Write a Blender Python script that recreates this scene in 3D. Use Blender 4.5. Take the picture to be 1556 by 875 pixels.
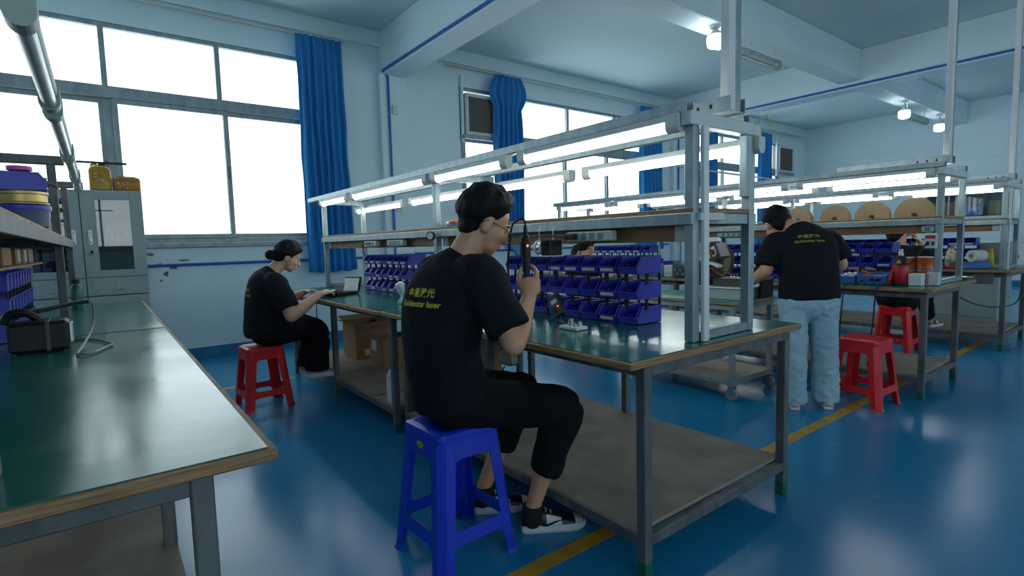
import bpy, bmesh, math, random
from mathutils import Vector, Matrix, noise
from mathutils.bvhtree import BVHTree
R = math.radians
random.seed(7)
for o in list(bpy.data.objects):
    bpy.data.objects.remove(o, do_unlink=True)
scene = bpy.context.scene
COL = scene.collection

# ------------------------------------------------------------------ camera
def make_camera():
    yaw, pitch, roll = R(37.381), R(-4.872), R(-1.520)
    fwd = Vector((math.sin(yaw) * math.cos(pitch), math.cos(yaw) * math.cos(pitch), math.sin(pitch)))
    right = Vector((math.cos(yaw), -math.sin(yaw), 0))
    up = right.cross(fwd)
    r2 = right * math.cos(roll) + up * math.sin(roll)
    u2 = -right * math.sin(roll) + up * math.cos(roll)
    cd = bpy.data.cameras.new('camera')
    cd.sensor_width = 36.0
    cd.lens = 18.832
    cd.clip_start = 0.02
    co = bpy.data.objects.new('camera', cd)
    m = Matrix((r2, u2, -fwd)).transposed().to_4x4()
    m.translation = Vector((0, 0, 1.2))
    co.matrix_world = m
    COL.objects.link(co)
    scene.camera = co
make_camera()

# ------------------------------------------------------------------ sky, exposure
SKY = 1.55
world = bpy.data.worlds.new('overcast_sky')
scene.world = world
world.use_nodes = True
bg = world.node_tree.nodes['Background']
bg.inputs[0].default_value = (0.86, 0.965, 1.0, 1)
bg.inputs[1].default_value = SKY
vs = scene.view_settings
vs.view_transform = 'Standard'
vs.look = 'None'
vs.gamma = 1.0
vs.use_curve_mapping = False
vs.exposure = 1.05

def portal(loc, sx, sz, rot):
    ld = bpy.data.lights.new('daylight_portal', 'AREA')
    ld.shape = 'RECTANGLE'
    ld.size = sx
    ld.size_y = sz
    ld.cycles.is_portal = True
    lo = bpy.data.objects.new('daylight_portal', ld)
    lo.location = loc
    lo.rotation_euler = rot
    COL.objects.link(lo)

# window openings: (x0, x1), heights shared
WY = 6.84
WZ0, WZ1 = 1.29, 3.5
BACK_OPEN = [(-3.7, 2.28), (4.34, 8.62), (10.4, 13.95)]
FRONT_OPEN = [(-3.7, 2.3), (4.2, 8.6), (10.4, 14.2)]
FRONT_Y = -5.2
for (a, b) in BACK_OPEN:
    portal(((a + b) / 2, WY + 0.16, (WZ0 + WZ1) / 2), b - a, WZ1 - WZ0, (R(-90), 0, 0))
for (a, b) in FRONT_OPEN:
    portal(((a + b) / 2, FRONT_Y - 0.16, (WZ0 + WZ1) / 2), b - a, WZ1 - WZ0, (R(90), 0, 0))

# ------------------------------------------------------------------ helpers
class MB:
    def __init__(self):
        self.v = []
        self.f = []
    def add(self, verts, faces):
        n = len(self.v)
        self.v += [Vector(p) for p in verts]
        self.f += [tuple(i + n for i in f) for f in faces]
        return self
    def xbox(self, c, s, m=None, b=0.0):
        """box, centre c, full size s, optional 3x3 rotation, chamfer b"""
        hx, hy, hz = s[0] / 2, s[1] / 2, s[2] / 2
        c = Vector(c)
        def P(x, y, z):
            p = Vector((x, y, z))
            return c + (m @ p if m else p)
        b = min(b, hx * .9, hy * .9, hz * .9)
        if b <= 0:
            vs_ = [P(x, y, z) for x in (-hx, hx) for y in (-hy, hy) for z in (-hz, hz)]
            self.add(vs_, [(0, 1, 3, 2), (4, 6, 7, 5), (0, 4, 5, 1), (2, 3, 7, 6), (0, 2, 6, 4), (1, 5, 7, 3)])
            return self
        vs_ = []
        idx = {}
        for sx in (-1, 1):
            for sy in (-1, 1):
                for sz in (-1, 1):
                    for k in range(3):
                        o = [hx - b, hy - b, hz - b]
                        o[k] = (hx, hy, hz)[k]
                        idx[(sx, sy, sz, k)] = len(vs_)
                        vs_.append(P(sx * o[0], sy * o[1], sz * o[2]))
        fs = []
        I = lambda s3, k: idx[(s3[0], s3[1], s3[2], k)]
        for k in range(3):
            a1, a2 = (k + 1) % 3, (k + 2) % 3
            for sg in (-1, 1):
                loop = []
                for (p, q) in ((-1, -1), (1, -1), (1, 1), (-1, 1)):
                    s3 = [0, 0, 0]
                    s3[k] = sg; s3[a1] = p; s3[a2] = q
                    loop.append(I(s3, k))
                fs.append(tuple(loop if sg > 0 else loop[::-1]))
            for p in (-1, 1):          # edges parallel to axis k
                for q in (-1, 1):
                    lo = [0, 0, 0]; hi = [0, 0, 0]
                    lo[k] = -1; hi[k] = 1
                    lo[a1] = hi[a1] = p; lo[a2] = hi[a2] = q
                    loop = [I(lo, a1), I(hi, a1), I(hi, a2), I(lo, a2)]
                    fs.append(tuple(loop if p * q < 0 else loop[::-1]))
        for sx in (-1, 1):
            for sy in (-1, 1):
                for sz in (-1, 1):
                    l = [idx[(sx, sy, sz, k)] for k in range(3)]
                    fs.append(tuple(l if sx * sy * sz > 0 else l[::-1]))
        return self.add(vs_, fs)
    def box(self, x0, x1, y0, y1, z0, z1, b=0.0):
        return self.xbox(((x0 + x1) / 2, (y0 + y1) / 2, (z0 + z1) / 2), (abs(x1 - x0), abs(y1 - y0), abs(z1 - z0)), None, b)
    def bar(self, p, q, w, h, up=(0, 0, 1), b=0.0):
        p, q = Vector(p), Vector(q)
        d = q - p
        L = d.length
        x = d.normalized()
        u = Vector(up)
        y = u.cross(x)
        if y.length < 1e-4:
            y = Vector((1, 0, 0)).cross(x)
            if y.length < 1e-4: y = Vector((0, 1, 0)).cross(x)
        y.normalize()
        z = x.cross(y)
        m = Matrix((x, y, z)).transposed()
        return self.xbox((p + q) / 2, (L, w, h), m, b)
    def cyl(self, p, q, r0, r1=None, n=14, cap=True):
        r1 = r0 if r1 is None else r1
        p, q = Vector(p), Vector(q)
        x = (q - p).normalized()
        y = x.orthogonal().normalized()
        z = x.cross(y)
        vs_ = []
        for (c, r) in ((p, r0), (q, r1)):
            for i in range(n):
                a = 2 * math.pi * i / n
                vs_.append(c + (y * math.cos(a) + z * math.sin(a)) * r)
        fs = [(i, (i + 1) % n, n + (i + 1) % n, n + i) for i in range(n)]
        if cap:
            fs += [tuple(range(n))[::-1], tuple(range(n, 2 * n))]
        return self.add(vs_, fs)
    def tube(self, pts, r, n=8, res=0):
        pts = [Vector(p) for p in pts]
        if res:
            pts = spline(pts, res)
        rings = []
        prev = None
        for i, p in enumerate(pts):
            t = (pts[min(i + 1, len(pts) - 1)] - pts[max(i - 1, 0)]).normalized()
            y = t.orthogonal().normalized() if prev is None else (prev - t * prev.dot(t)).normalized()
            prev = y
            z = t.cross(y)
            rr = r[i] if isinstance(r, (list, tuple)) and len(r) == len(pts) else r
            rings.append([p + (y * math.cos(2 * math.pi * k / n) + z * math.sin(2 * math.pi * k / n)) * rr for k in range(n)])
        return self.loft(rings)
    def loft(self, rings, cap=True, closed=True):
        n = len(rings[0])
        vs_ = [p for r in rings for p in r]
        fs = []
        for i in range(len(rings) - 1):
            for k in range(n if closed else n - 1):
                k2 = (k + 1) % n
                fs.append((i * n + k, i * n + k2, (i + 1) * n + k2, (i + 1) * n + k))
        if cap and closed:
            fs.append(tuple(range(n))[::-1])
            m = (len(rings) - 1) * n
            fs.append(tuple(range(m, m + n)))
        return self.add(vs_, fs)
    def lathe(self, prof, c=(0, 0, 0), axis=(0, 0, 1), n=20):
        c = Vector(c)
        x = Vector(axis).normalized()
        y = x.orthogonal().normalized()
        z = x.cross(y)
        rings = [[c + x * h + (y * math.cos(2 * math.pi * k / n) + z * math.sin(2 * math.pi * k / n)) * max(r, 1e-4) for k in range(n)] for (r, h) in prof]
        return self.loft(rings)
    def prism(self, poly, ex):
        poly = [Vector(p) for p in poly]
        ex = Vector(ex)
        n = len(poly)
        fs = [tuple(range(n))[::-1], tuple(range(n, 2 * n))]
        fs += [(i, (i + 1) % n, n + (i + 1) % n, n + i) for i in range(n)]
        return self.add(poly + [p + ex for p in poly], fs)
    def ellipsoid(self, c, r, m=None, n=16, k=10):
        c = Vector(c)
        rings = []
        for i in range(k + 1):
            a = math.pi * (i + (.02 if i == 0 else -.02 if i == k else 0)) / k
            ring = []
            for j in range(n):
                t = 2 * math.pi * j / n
                p = Vector((r[0] * math.sin(a) * math.cos(t), r[1] * math.sin(a) * math.sin(t), -r[2] * math.cos(a)))
                ring.append(c + (m @ p if m else p))
            rings.append(ring)
        return self.loft(rings)
    def mesh(self, name, off=Vector((0, 0, 0))):
        me = bpy.data.meshes.new(name)
        me.from_pydata([tuple(p - off) for p in self.v], [], self.f)
        bm = bmesh.new()
        bm.from_mesh(me)
        bmesh.ops.recalc_face_normals(bm, faces=bm.faces)
        bm.to_mesh(me)
        bm.free()
        return me
    def build(self, name, mat, parent=None, smooth=False, local=False):
        off = Vector((0, 0, 0))
        if parent and not local:
            q = parent
            while q:
                off += q.location
                q = q.parent
        me = self.mesh(name, off)
        return link(name, me, mat, parent, smooth)

def link(name, me, mat, parent=None, smooth=False):
    o = bpy.data.objects.new(name, me)
    COL.objects.link(o)
    if parent:
        o.parent = parent
    if mat and not me.materials:
        me.materials.append(mat)
    if smooth:
        for p in me.polygons:
            p.use_smooth = True
        if smooth != 'all':
            try:
                me.set_sharp_from_angle(angle=R(40))
            except Exception:
                pass
    return o

def spline(pts, res):
    out = []
    n = len(pts)
    for i in range(n - 1):
        p0 = pts[max(i - 1, 0)]; p1 = pts[i]; p2 = pts[i + 1]; p3 = pts[min(i + 2, n - 1)]
        for k in range(res):
            t = k / res
            out.append(0.5 * ((2 * p1) + (p2 - p0) * t + (2 * p0 - 5 * p1 + 4 * p2 - p3) * t * t + (3 * p1 - p0 - 3 * p2 + p3) * t ** 3))
    out.append(pts[-1])
    return out

def tag(o, label=None, cat=None, group=None, kind=None):
    if label: o['label'] = label
    if cat: o['category'] = cat
    if group: o['group'] = group
    if kind: o['kind'] = kind
    return o

def thing(name, label, cat, loc=(0, 0, 0), rz=0, group=None):
    o = bpy.data.objects.new(name, None)
    o.empty_display_size = .05
    COL.objects.link(o)
    o.location = loc
    o.rotation_euler = (0, 0, rz)
    return tag(o, label, cat, group)

def struct(name, loc=None, label=None, cat=None):
    o = bpy.data.objects.new(name, None)
    COL.objects.link(o)
    if loc: o.location = loc
    return tag(o, label, cat, None, 'structure')

def copy_tree(o, parent=None, label=None, group=None):
    c = o.copy()
    COL.objects.link(c)
    c.parent = parent
    if label: c['label'] = label
    if group: c['group'] = group
    for ch in list(o.children):
        copy_tree(ch, c)
    return c

# ------------------------------------------------------------------ materials
def mat(name, col, rough=.5, metal=0.0, col2=None, scale=8.0, stretch=(1, 1, 1), bump=0.0, bscale=None, contrast=(.35, .65), rough2=None, spec=.5, detail=6, coat=0):
    m = bpy.data.materials.new(name)
    m.use_nodes = True
    nt = m.node_tree
    b = nt.nodes['Principled BSDF']
    b.inputs['Base Color'].default_value = (*col, 1)
    b.inputs['Roughness'].default_value = rough
    b.inputs['Metallic'].default_value = metal
    b.inputs['Specular IOR Level'].default_value = spec
    if coat:
        b.inputs['Coat Weight'].default_value = coat
        b.inputs['Coat Roughness'].default_value = .1
    tc = nt.nodes.new('ShaderNodeTexCoord')
    mp = nt.nodes.new('ShaderNodeMapping')
    mp.inputs['Scale'].default_value = stretch
    nt.links.new(tc.outputs['Object'], mp.inputs[0])
    n = nt.nodes.new('ShaderNodeTexNoise')
    n.inputs['Scale'].default_value = scale
    n.inputs['Detail'].default_value = detail
    nt.links.new(mp.outputs[0], n.inputs['Vector'])
    if col2 is None:
        col2 = tuple(c * .86 for c in col)
    r = nt.nodes.new('ShaderNodeValToRGB')
    r.color_ramp.elements[0].position = contrast[0]
    r.color_ramp.elements[1].position = contrast[1]
    r.color_ramp.elements[0].color = (*col2, 1)
    r.color_ramp.elements[1].color = (*col, 1)
    nt.links.new(n.outputs['Fac'], r.inputs[0])
    nt.links.new(r.outputs[0], b.inputs['Base Color'])
    if rough2 is not None:
        mr = nt.nodes.new('ShaderNodeMapRange')
        mr.inputs['From Min'].default_value = .3
        mr.inputs['From Max'].default_value = .7
        mr.inputs['To Min'].default_value = rough2
        mr.inputs['To Max'].default_value = rough
        nt.links.new(n.outputs['Fac'], mr.inputs[0])
        nt.links.new(mr.outputs[0], b.inputs['Roughness'])
    if bump:
        n2 = nt.nodes.new('ShaderNodeTexNoise')
        n2.inputs['Scale'].default_value = bscale or scale * 3
        n2.inputs['Detail'].default_value = 4
        nt.links.new(mp.outputs[0], n2.inputs['Vector'])
        bp = nt.nodes.new('ShaderNodeBump')
        bp.inputs['Strength'].default_value = bump
        bp.inputs['Distance'].default_value = .01
        nt.links.new(n2.outputs['Fac'], bp.inputs['Height'])
        nt.links.new(bp.outputs[0], b.inputs['Normal'])
    return m

def emis(name, col, strength):
    m = bpy.data.materials.new(name)
    m.use_nodes = True
    b = m.node_tree.nodes['Principled BSDF']
    b.inputs['Base Color'].default_value = (.8, .8, .8, 1)
    b.inputs['Emission Color'].default_value = (*col, 1)
    b.inputs['Emission Strength'].default_value = strength
    return m

def glass(name, tint=(.93, .96, .97), refl=.05, rough=.02):
    m = bpy.data.materials.new(name)
    m.use_nodes = True
    nt = m.node_tree
    nt.nodes.remove(nt.nodes['Principled BSDF'])
    out = nt.nodes['Material Output']
    t = nt.nodes.new('ShaderNodeBsdfTransparent')
    t.inputs[0].default_value = (*tint, 1)
    g = nt.nodes.new('ShaderNodeBsdfGlossy')
    g.inputs['Roughness'].default_value = rough
    mx = nt.nodes.new('ShaderNodeMixShader')
    mx.inputs[0].default_value = refl
    nt.links.new(t.outputs[0], mx.inputs[1])
    nt.links.new(g.outputs[0], mx.inputs[2])
    nt.links.new(mx.outputs[0], out.inputs[0])
    return m

M = {}
M['wall'] = mat('wall_paint', (.66, .80, .85), .6, col2=(.61, .75, .80), scale=1.1, bump=.05, bscale=40)
M['ceiling'] = mat('ceiling_paint', (.56, .70, .74), .75, col2=(.52, .665, .705), scale=.7)
M['floor'] = mat('blue_epoxy_floor', (.010, .245, .48), .30, col2=(.009, .205, .42), scale=1.3, bump=.03, bscale=9, rough2=.17, contrast=(.3, .7))
M['yellow'] = mat('yellow_floor_paint', (.62, .33, .02), .35, col2=(.40, .23, .03), scale=14)
M['base'] = mat('blue_skirting_paint', (.03, .20, .38), .5, col2=(.02, .15, .31), scale=5)
M['alu'] = mat('window_aluminium', (.30, .36, .38), .45, .35, col2=(.22, .27, .29), scale=14, stretch=(1, 1, .3))
M['glass'] = glass('window_glass')
M['steel'] = mat('galvanised_steel', (.34, .42, .44), .42, .55, col2=(.25, .32, .345), scale=22, stretch=(1, 1, .35), bump=.03)
M['steel_dark'] = mat('worn_grey_steel', (.17, .18, .18), .55, .3, col2=(.10, .105, .105), scale=16, stretch=(1, 1, .3), bump=.05)
M['green_foot'] = mat('green_foot_paint', (.01, .13, .07), .5)
M['mat'] = mat('green_rubber_mat', (.016, .165, .140), .24, col2=(.013, .135, .115), scale=3.2, bump=.05, bscale=11, rough2=.15, spec=.55)
M['ply'] = mat('plywood_edge', (.42, .25, .12), .6, col2=(.20, .105, .045), scale=18, stretch=(.4, .4, 14), bump=.05)
M['board'] = mat('dusty_board', (.36, .30, .24), .7, col2=(.25, .205, .165), scale=5, bump=.04)
M['apron'] = mat('brown_wood_panel', (.30, .15, .06), .5, col2=(.20, .095, .035), scale=7, stretch=(6, .7, 8))
M['blue_bin'] = mat('blue_bin_plastic', (.030, .040, .52), .35, col2=(.025, .033, .43), scale=5)
M['blue_bin2'] = mat('lighter_blue_plastic', (.085, .23, .60), .4)
M['black'] = mat('black_plastic', (.012, .013, .014), .5, spec=.35)
M['white'] = mat('white_plastic', (.70, .72, .72), .4)
M['paper'] = mat('white_paper', (.75, .77, .78), .8)
M['cream'] = mat('cream_plastic', (.55, .56, .50), .45)
M['curtain'] = mat('blue_curtain_cloth', (.020, .23, .56), .8, col2=(.015, .20, .50), scale=3, bump=.06, bscale=120)
M['pipe'] = mat('blue_conduit', (.015, .11, .46), .35)
M['blue_stool'] = mat('blue_stool_plastic', (.013, .045, .62), .30, col2=(.012, .038, .54), scale=6)
M['red_stool'] = mat('red_stool_plastic', (.70, .016, .018), .33, col2=(.62, .013, .016), scale=6)
M['card'] = mat('cardboard', (.37, .23, .12), .8, col2=(.31, .19, .10), scale=6, stretch=(1, 1, 4))
M['kraft'] = mat('kraft_board', (.25, .185, .11), .85, col2=(.215, .155, .09), scale=4)
M['tape'] = mat('brown_tape', (.40, .27, .10), .3)
M['cab'] = mat('grey_cabinet_paint', (.33, .40, .40), .42, col2=(.29, .355, .36), scale=3)
M['dark_in'] = mat('cabinet_inside', (.06, .075, .08), .7)
M['cabglass'] = glass('cabinet_glass', (.55, .6, .62), .10)
M['jug'] = mat('amber_plastic', (.52, .30, .015), .35, col2=(.36, .17, .01), scale=9)
M['jug2'] = mat('orange_plastic', (.52, .22, .012), .35, col2=(.34, .12, .01), scale=9)
M['ac_grille'] = mat('ac_grille', (.16, .145, .12), .7, col2=(.09, .08, .07), scale=40)
M['skin'] = mat('skin', (.64, .34, .205), .5, col2=(.57, .28, .165), scale=9, bump=.03, bscale=90)
M['skin_light'] = mat('skin_light', (.62, .36, .24), .5, col2=(.56, .31, .20), scale=9, bump=.03, bscale=90)
M['hair'] = mat('black_hair', (.006, .006, .007), .6, col2=(.004, .004, .005), scale=60, stretch=(1, 1, .4), bump=.5, bscale=150, spec=.22)
M['hair_brown'] = mat('dark_brown_hair', (.018, .010, .008), .55, spec=.25, col2=(.010, .006, .005), scale=60, stretch=(1, 1, .25), bump=.6, bscale=130)
M['shirt'] = mat('black_cotton', (.009, .0115, .017), .9, spec=.2, col2=(.007, .009, .013), scale=6, bump=.08, bscale=160)
M['pants'] = mat('black_trouser_cloth', (.0065, .0075, .010), .9, spec=.2, col2=(.005, .0055, .007), scale=6, bump=.08, bscale=160)
M['jeans'] = mat('pale_blue_denim', (.36, .50, .60), .85, col2=(.29, .43, .53), scale=5, stretch=(1, 1, .5), bump=.1, bscale=120)
M['print'] = mat('yellow_print', (.62, .52, .015), .6)
M['print_dim'] = mat('yellow_print_worn', (.36, .30, .02), .7)
M['shoe_white'] = mat('white_leather', (.66, .68, .70), .45)
M['shoe_black'] = mat('black_leather', (.012, .012, .014), .4)
M['shoe_grey'] = mat('grey_trainer_mesh', (.42, .46, .47), .7, col2=(.32, .36, .37), scale=40)
M['shoe_pink'] = mat('dusty_pink', (.50, .30, .30), .7)
M['shoe_beige'] = mat('beige_canvas', (.52, .47, .40), .7)
M['sock'] = mat('black_sock', (.012, .012, .013), .9)
M['red'] = mat('red_plastic', (.48, .01, .015), .35)
M['orange'] = mat('orange_can', (.68, .115, .012), .4, col2=(.60, .10, .01))
M['orange_grip'] = mat('orange_rubber', (.75, .13, .02), .5)
M['metal'] = mat('bare_metal', (.55, .57, .56), .3, .9, scale=30)
M['brass'] = mat('gold_tin', (.48, .35, .13), .35, .6)
M['grey_box'] = mat('dark_grey_case', (.045, .055, .055), .45)
M['socket_blue'] = mat('socket_blue', (.09, .26, .36), .5)
M['green_led'] = emis('green_glow', (.1, 1, .3), .6)
M['red_led'] = emis('red_glow', (1, .03, .05), 2.5)
M['tube_on'] = emis('lit_tube', (.92, 1.0, .98), 7.0)
M['bulb_on'] = emis('lit_bulb', (.93, 1.0, 1.0), 14.0)
M['tube_off'] = mat('unlit_tube', (.60, .68, .68), .25)
M['fix'] = mat('lamp_housing', (.60, .66, .66), .4)
M['fix_green'] = mat('greenish_lamp_cap', (.33, .42, .38), .45)
M['cloth_blue'] = mat('light_blue_cloth', (.10, .36, .62), .8, bump=.1, bscale=60)
M['teal'] = mat('teal_plastic', (.02, .16, .15), .3)
M['pink'] = mat('pink_plastic', (.75, .10, .40), .4)
M['yellowcan'] = mat('yellow_can', (.60, .45, .02), .4)
M['green'] = mat('green_plastic', (.05, .40, .05), .4)
M['pvc'] = mat('white_pvc_trunking', (.80, .80, .78), .45, col2=(.74, .75, .74), scale=4)
M['green_mat'] = mat('pale_green_mat', (.03, .26, .20), .35, col2=(.025, .22, .17), scale=4)
M['cart'] = mat('cart_paint', (.30, .33, .33), .5, .2, col2=(.22, .25, .25), scale=9)
M['rubber'] = mat('wheel_rubber', (.05, .05, .05), .6)
M['wheel'] = mat('grey_wheel', (.28, .29, .29), .5)
M['screen'] = mat('dim_screen', (.35, .40, .38), .2)
M['copper'] = mat('copper_wire', (.35, .11, .06), .35, .5)
M['label'] = mat('pale_label', (.62, .66, .62), .6)
M['eye'] = mat('eye', (.02, .015, .012), .15)
M['lens'] = glass('spectacle_glass', (.92, .94, .94))
M['lip'] = mat('lip', (.42, .17, .14), .5)
M['bag'] = mat('clear_plastic_bag', (.62, .72, .76), .3)
M['foil'] = mat('foil_wrap', (.45, .38, .28), .25, .7, scale=30, bump=.6, bscale=40)

# ------------------------------------------------------------------ the room
RX0, RX1 = -4.2, 15.3
CZ = 4.0
def wall_y(name, y0, y1, opens, parent_struct=True):
    m = MB()
    xs = RX0 - .2
    for (a, b) in opens:
        m.box(xs, a, y0, y1, 0, CZ)
        m.box(a, b, y0, y1, 0, WZ0)
        m.box(a, b, y0, y1, WZ1, CZ)
        xs = b
    m.box(xs, RX1 + .2, y0, y1, 0, CZ)
    return tag(m.build(name, M['wall']), kind='structure')
fl = tag(MB().box(RX0 - .2, RX1 + .2, FRONT_Y - .2, WY + .2, -.1, 0).build('floor', M['floor']), kind='structure')
for (x0, x1, y) in ((.55, 15.2, 1.46), (.5, 1.36, 5.15), (2.6, 4.4, 5.15)):
    MB().box(x0, x1, y - .035, y + .035, 0, .0012).build('floor_marking', M['yellow'], fl)
ce = tag(MB().box(RX0 - .2, RX1 + .2, FRONT_Y - .2, WY + .2, CZ, CZ + .12).build('ceiling', M['ceiling']), kind='structure')
# beams: long ones run out from the window wall, cross beams between them
for x in (-3.2, 3.10, 9.42):
    MB().box(x, x + .34, FRONT_Y, WY, 3.44, CZ, .012).build('beam', M['wall'], ce)
for (a, b) in ((RX0, -3.2), (-2.86, 3.10), (3.44, 9.42), (9.76, RX1)):
    for y in (3.41, -1.6):
        MB().box(a, b, y, y + .30, 3.53, CZ, .012).build('beam', M['wall'], ce)
wb = wall_y('wall_back', WY, WY + .22, BACK_OPEN)
for x in (3.06, 9.38):
    MB().box(x, x + .40, WY - .10, WY, 0, 3.46, .006).build('pilaster', M['wall'], wb)
MB().box(RX0, RX1, WY - .05, WY, 3.80, CZ, .004).build('wall_beam', M['wall'], wb)
# worn patches of paint near the pipe
for (x, z, w, h) in ((.62, 1.02, .06, .02), (.55, .96, .03, .035), (.72, 1.10, .07, .015), (.50, .89, .02, .015), (.42, 1.17, .05, .02)):
    pts = []
    for k in range(11):
        a = 2 * math.pi * k / 11
        rr = random.uniform(.55, 1)
        pts.append((x + math.cos(a) * w * rr, WY - .0005, z + math.sin(a) * h * rr))
    MB().prism(pts, (0, -.001, 0)).build('paint_chip', mat('bare_plaster', (.22, .17, .15), .9), wb)
wf = wall_y('wall_front', FRONT_Y - .22, FRONT_Y, FRONT_OPEN)
wl = tag(MB().box(RX0 - .2, RX0, FRONT_Y, WY, 0, CZ).build('wall_left', M['wall']), kind='structure')
# right wall, with an interior window near its middle
m = MB()
IW = (2.55, 4.15, 1.45, 2.12)
m.box(RX1, RX1 + .15, FRONT_Y, IW[0], 0, CZ)
m.box(RX1, RX1 + .15, IW[1], WY, 0, CZ)
m.box(RX1, RX1 + .15, IW[0], IW[1], 0, IW[2])
m.box(RX1, RX1 + .15, IW[0], IW[1], IW[3], CZ)
wr = tag(m.build('wall_right', M['wall']), kind='structure')
m = MB()
m.box(RX1 + .15, RX1 + .75, IW[0] - .2, IW[1] + .2, IW[2] - .1, IW[2] - .02)
m.box(RX1 + .72, RX1 + .78, IW[0] - .2, IW[1] + .2, IW[2] - .02, IW[3] + .3)
m.box(RX1 + .15, RX1 + .75, IW[0] - .25, IW[0] - .2, IW[2] - .02, IW[3] + .3)
m.box(RX1 + .15, RX1 + .75, IW[1] + .2, IW[1] + .25, IW[2] - .02, IW[3] + .3)
m.box(RX1 + .15, RX1 + .75, IW[0] - .25, IW[1] + .25, IW[3] + .25, IW[3] + .3)
m.build('store_recess', mat('store_wall', (.34, .35, .35), .8), wr)
for z in (2.75, 3.1):
    MB().box(RX1 - .004, RX1, FRONT_Y, WY, z, z + .012).build('wall_groove', M['ceiling'], wr)
tag(MB().box(RX0, 3.06, WY - .012, WY, 0, .12, .003).build('baseboard_back', M['base']), kind='structure')
tag(MB().box(3.46, 9.38, WY - .012, WY, 0, .12, .003).build('baseboard_back', M['base']), kind='structure')
tag(MB().box(9.78, RX1, WY - .012, WY, 0, .12, .003).build('baseboard_back', M['base']), kind='structure')
tag(MB().box(RX1 - .012, RX1, FRONT_Y, WY - .012, 0, .12, .003).build('baseboard_right', M['base']), kind='structure')

# windows -----------------------------------------------------------
def window(n, a, b, y, mull, sashes, inward=-1):
    """frame and glazing in the wall opening a..b; each bar and pane on its own"""
    w = struct('window_%d' % n, (a, y, WZ0))
    yf = y + .05 * (-inward)
    d = .06
    def B(name, x0, x1, z0, z1, dd=d, off=0, mt='alu'):
        return MB().box(x0, x1, yf - dd / 2 + off, yf + dd / 2 + off, z0, z1, .004).build(name, M[mt], w)
    t = .045
    B('frame_bar', a, b, WZ1 - t, WZ1)
    B('frame_bar', a, b, WZ0, WZ0 + t)
    B('frame_bar', a, a + t, WZ0 + t, WZ1 - t)
    B('frame_bar', b - t, b, WZ0 + t, WZ1 - t)
    TZ0, TZ1 = 2.76, 2.88
    B('transom', a + t, b - t, TZ0, TZ1, .075)
    if n == 1:
        B('mullion', .125, .215, WZ0 + t, TZ0, .03, .01)
    xs = [a + t] + list(mull) + [b - t]
    for x in mull:
        B('mullion', x - .025, x + .025, TZ1, WZ1 - t)
    for i in range(len(xs) - 1):
        x0 = xs[i] + (.025 if i else 0); x1 = xs[i + 1] - (.025 if i < len(xs) - 2 else 0)
        B('pane', x0, x1, TZ1, WZ1 - t, .006, 0, 'glass')
    for (x0, x1, off) in sashes:
        s_ = .05
        z0, z1 = WZ0 + t, TZ0
        sash = MB()
        for (p0, p1, q0, q1) in ((x0, x1, z1 - s_, z1), (x0, x1, z0, z0 + s_), (x0, x0 + s_, z0 + s_, z1 - s_), (x1 - s_, x1, z0 + s_, z1 - s_)):
            sash.box(p0, p1, yf - .014 + off, yf + .014 + off, q0, q1, .003)
        so = sash.build('sash', M['alu'], w)
        MB().box(x0 + s_, x1 - s_, yf - .003 + off, yf + .003 + off, z0 + s_, z1 - s_).build('pane', M['glass'], so)
        MB().box(x1 - .036, x1 - .014, yf - .03 + off, yf - .014 + off, 2.0, 2.14, .004).build('latch', M['steel_dark'], so)
    # sill
    MB().box(a - .03, b + .03, y - .04, y + .02, WZ0 - .055, WZ0, .006).build('window_sill', M['alu'], w)
    return w
window(1, *BACK_OPEN[0], WY, (-2.85, -1.9, -.87, .16, 1.19), ((-3.65, -2.55, -.02), (-2.6, -1.5, .02), (-1.55, -.8, -.02), (-.85, .14, .02), (.20, 1.26, -.02), (1.21, 2.23, .02)))
window(2, *BACK_OPEN[1], WY, (5.1, 6.55, 7.75), ((4.39, 5.45, -.02), (5.4, 6.5, .02), (6.45, 7.55, -.02), (7.5, 8.57, .02)))
window(3, *BACK_OPEN[2], WY, (11.35, 12.3, 13.2), ((10.45, 11.4, -.02), (11.35, 12.25, .02), (12.2, 13.1, -.02), (13.05, 13.9, .02)))
window(4, *FRONT_OPEN[0], FRONT_Y, (-2, -.5, 1.0), ((-3.65, -1.9, -.02), (-1.95, .1, .02), (.05, 2.25, -.02)), 1)
window(5, *FRONT_OPEN[1], FRONT_Y, (5.5, 7), ((4.25, 6.4, -.02), (6.35, 8.55, .02)), 1)
window(6, *FRONT_OPEN[2], FRONT_Y, (11.7, 12.9), ((10.45, 12.3, -.02), (12.25, 14.15, .02)), 1)
w7 = struct('window_7', (RX1, IW[0], IW[2]))
for (y0, y1, z0, z1) in ((IW[0], IW[1], IW[2], IW[2] + .05), (IW[0], IW[1], IW[3] - .05, IW[3]), (IW[0], IW[0] + .05, IW[2] + .05, IW[3] - .05), (IW[1] - .05, IW[1], IW[2] + .05, IW[3] - .05)):
    MB().box(RX1 - .01, RX1 + .06, y0, y1, z0, z1, .004).build('frame_bar', M['wall'], w7)
MB().box(RX1 + .02, RX1 + .026, IW[0] + .05, IW[1] - .05, IW[2] + .05, IW[3] - .05).build('pane', M['glass'], w7)

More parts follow.
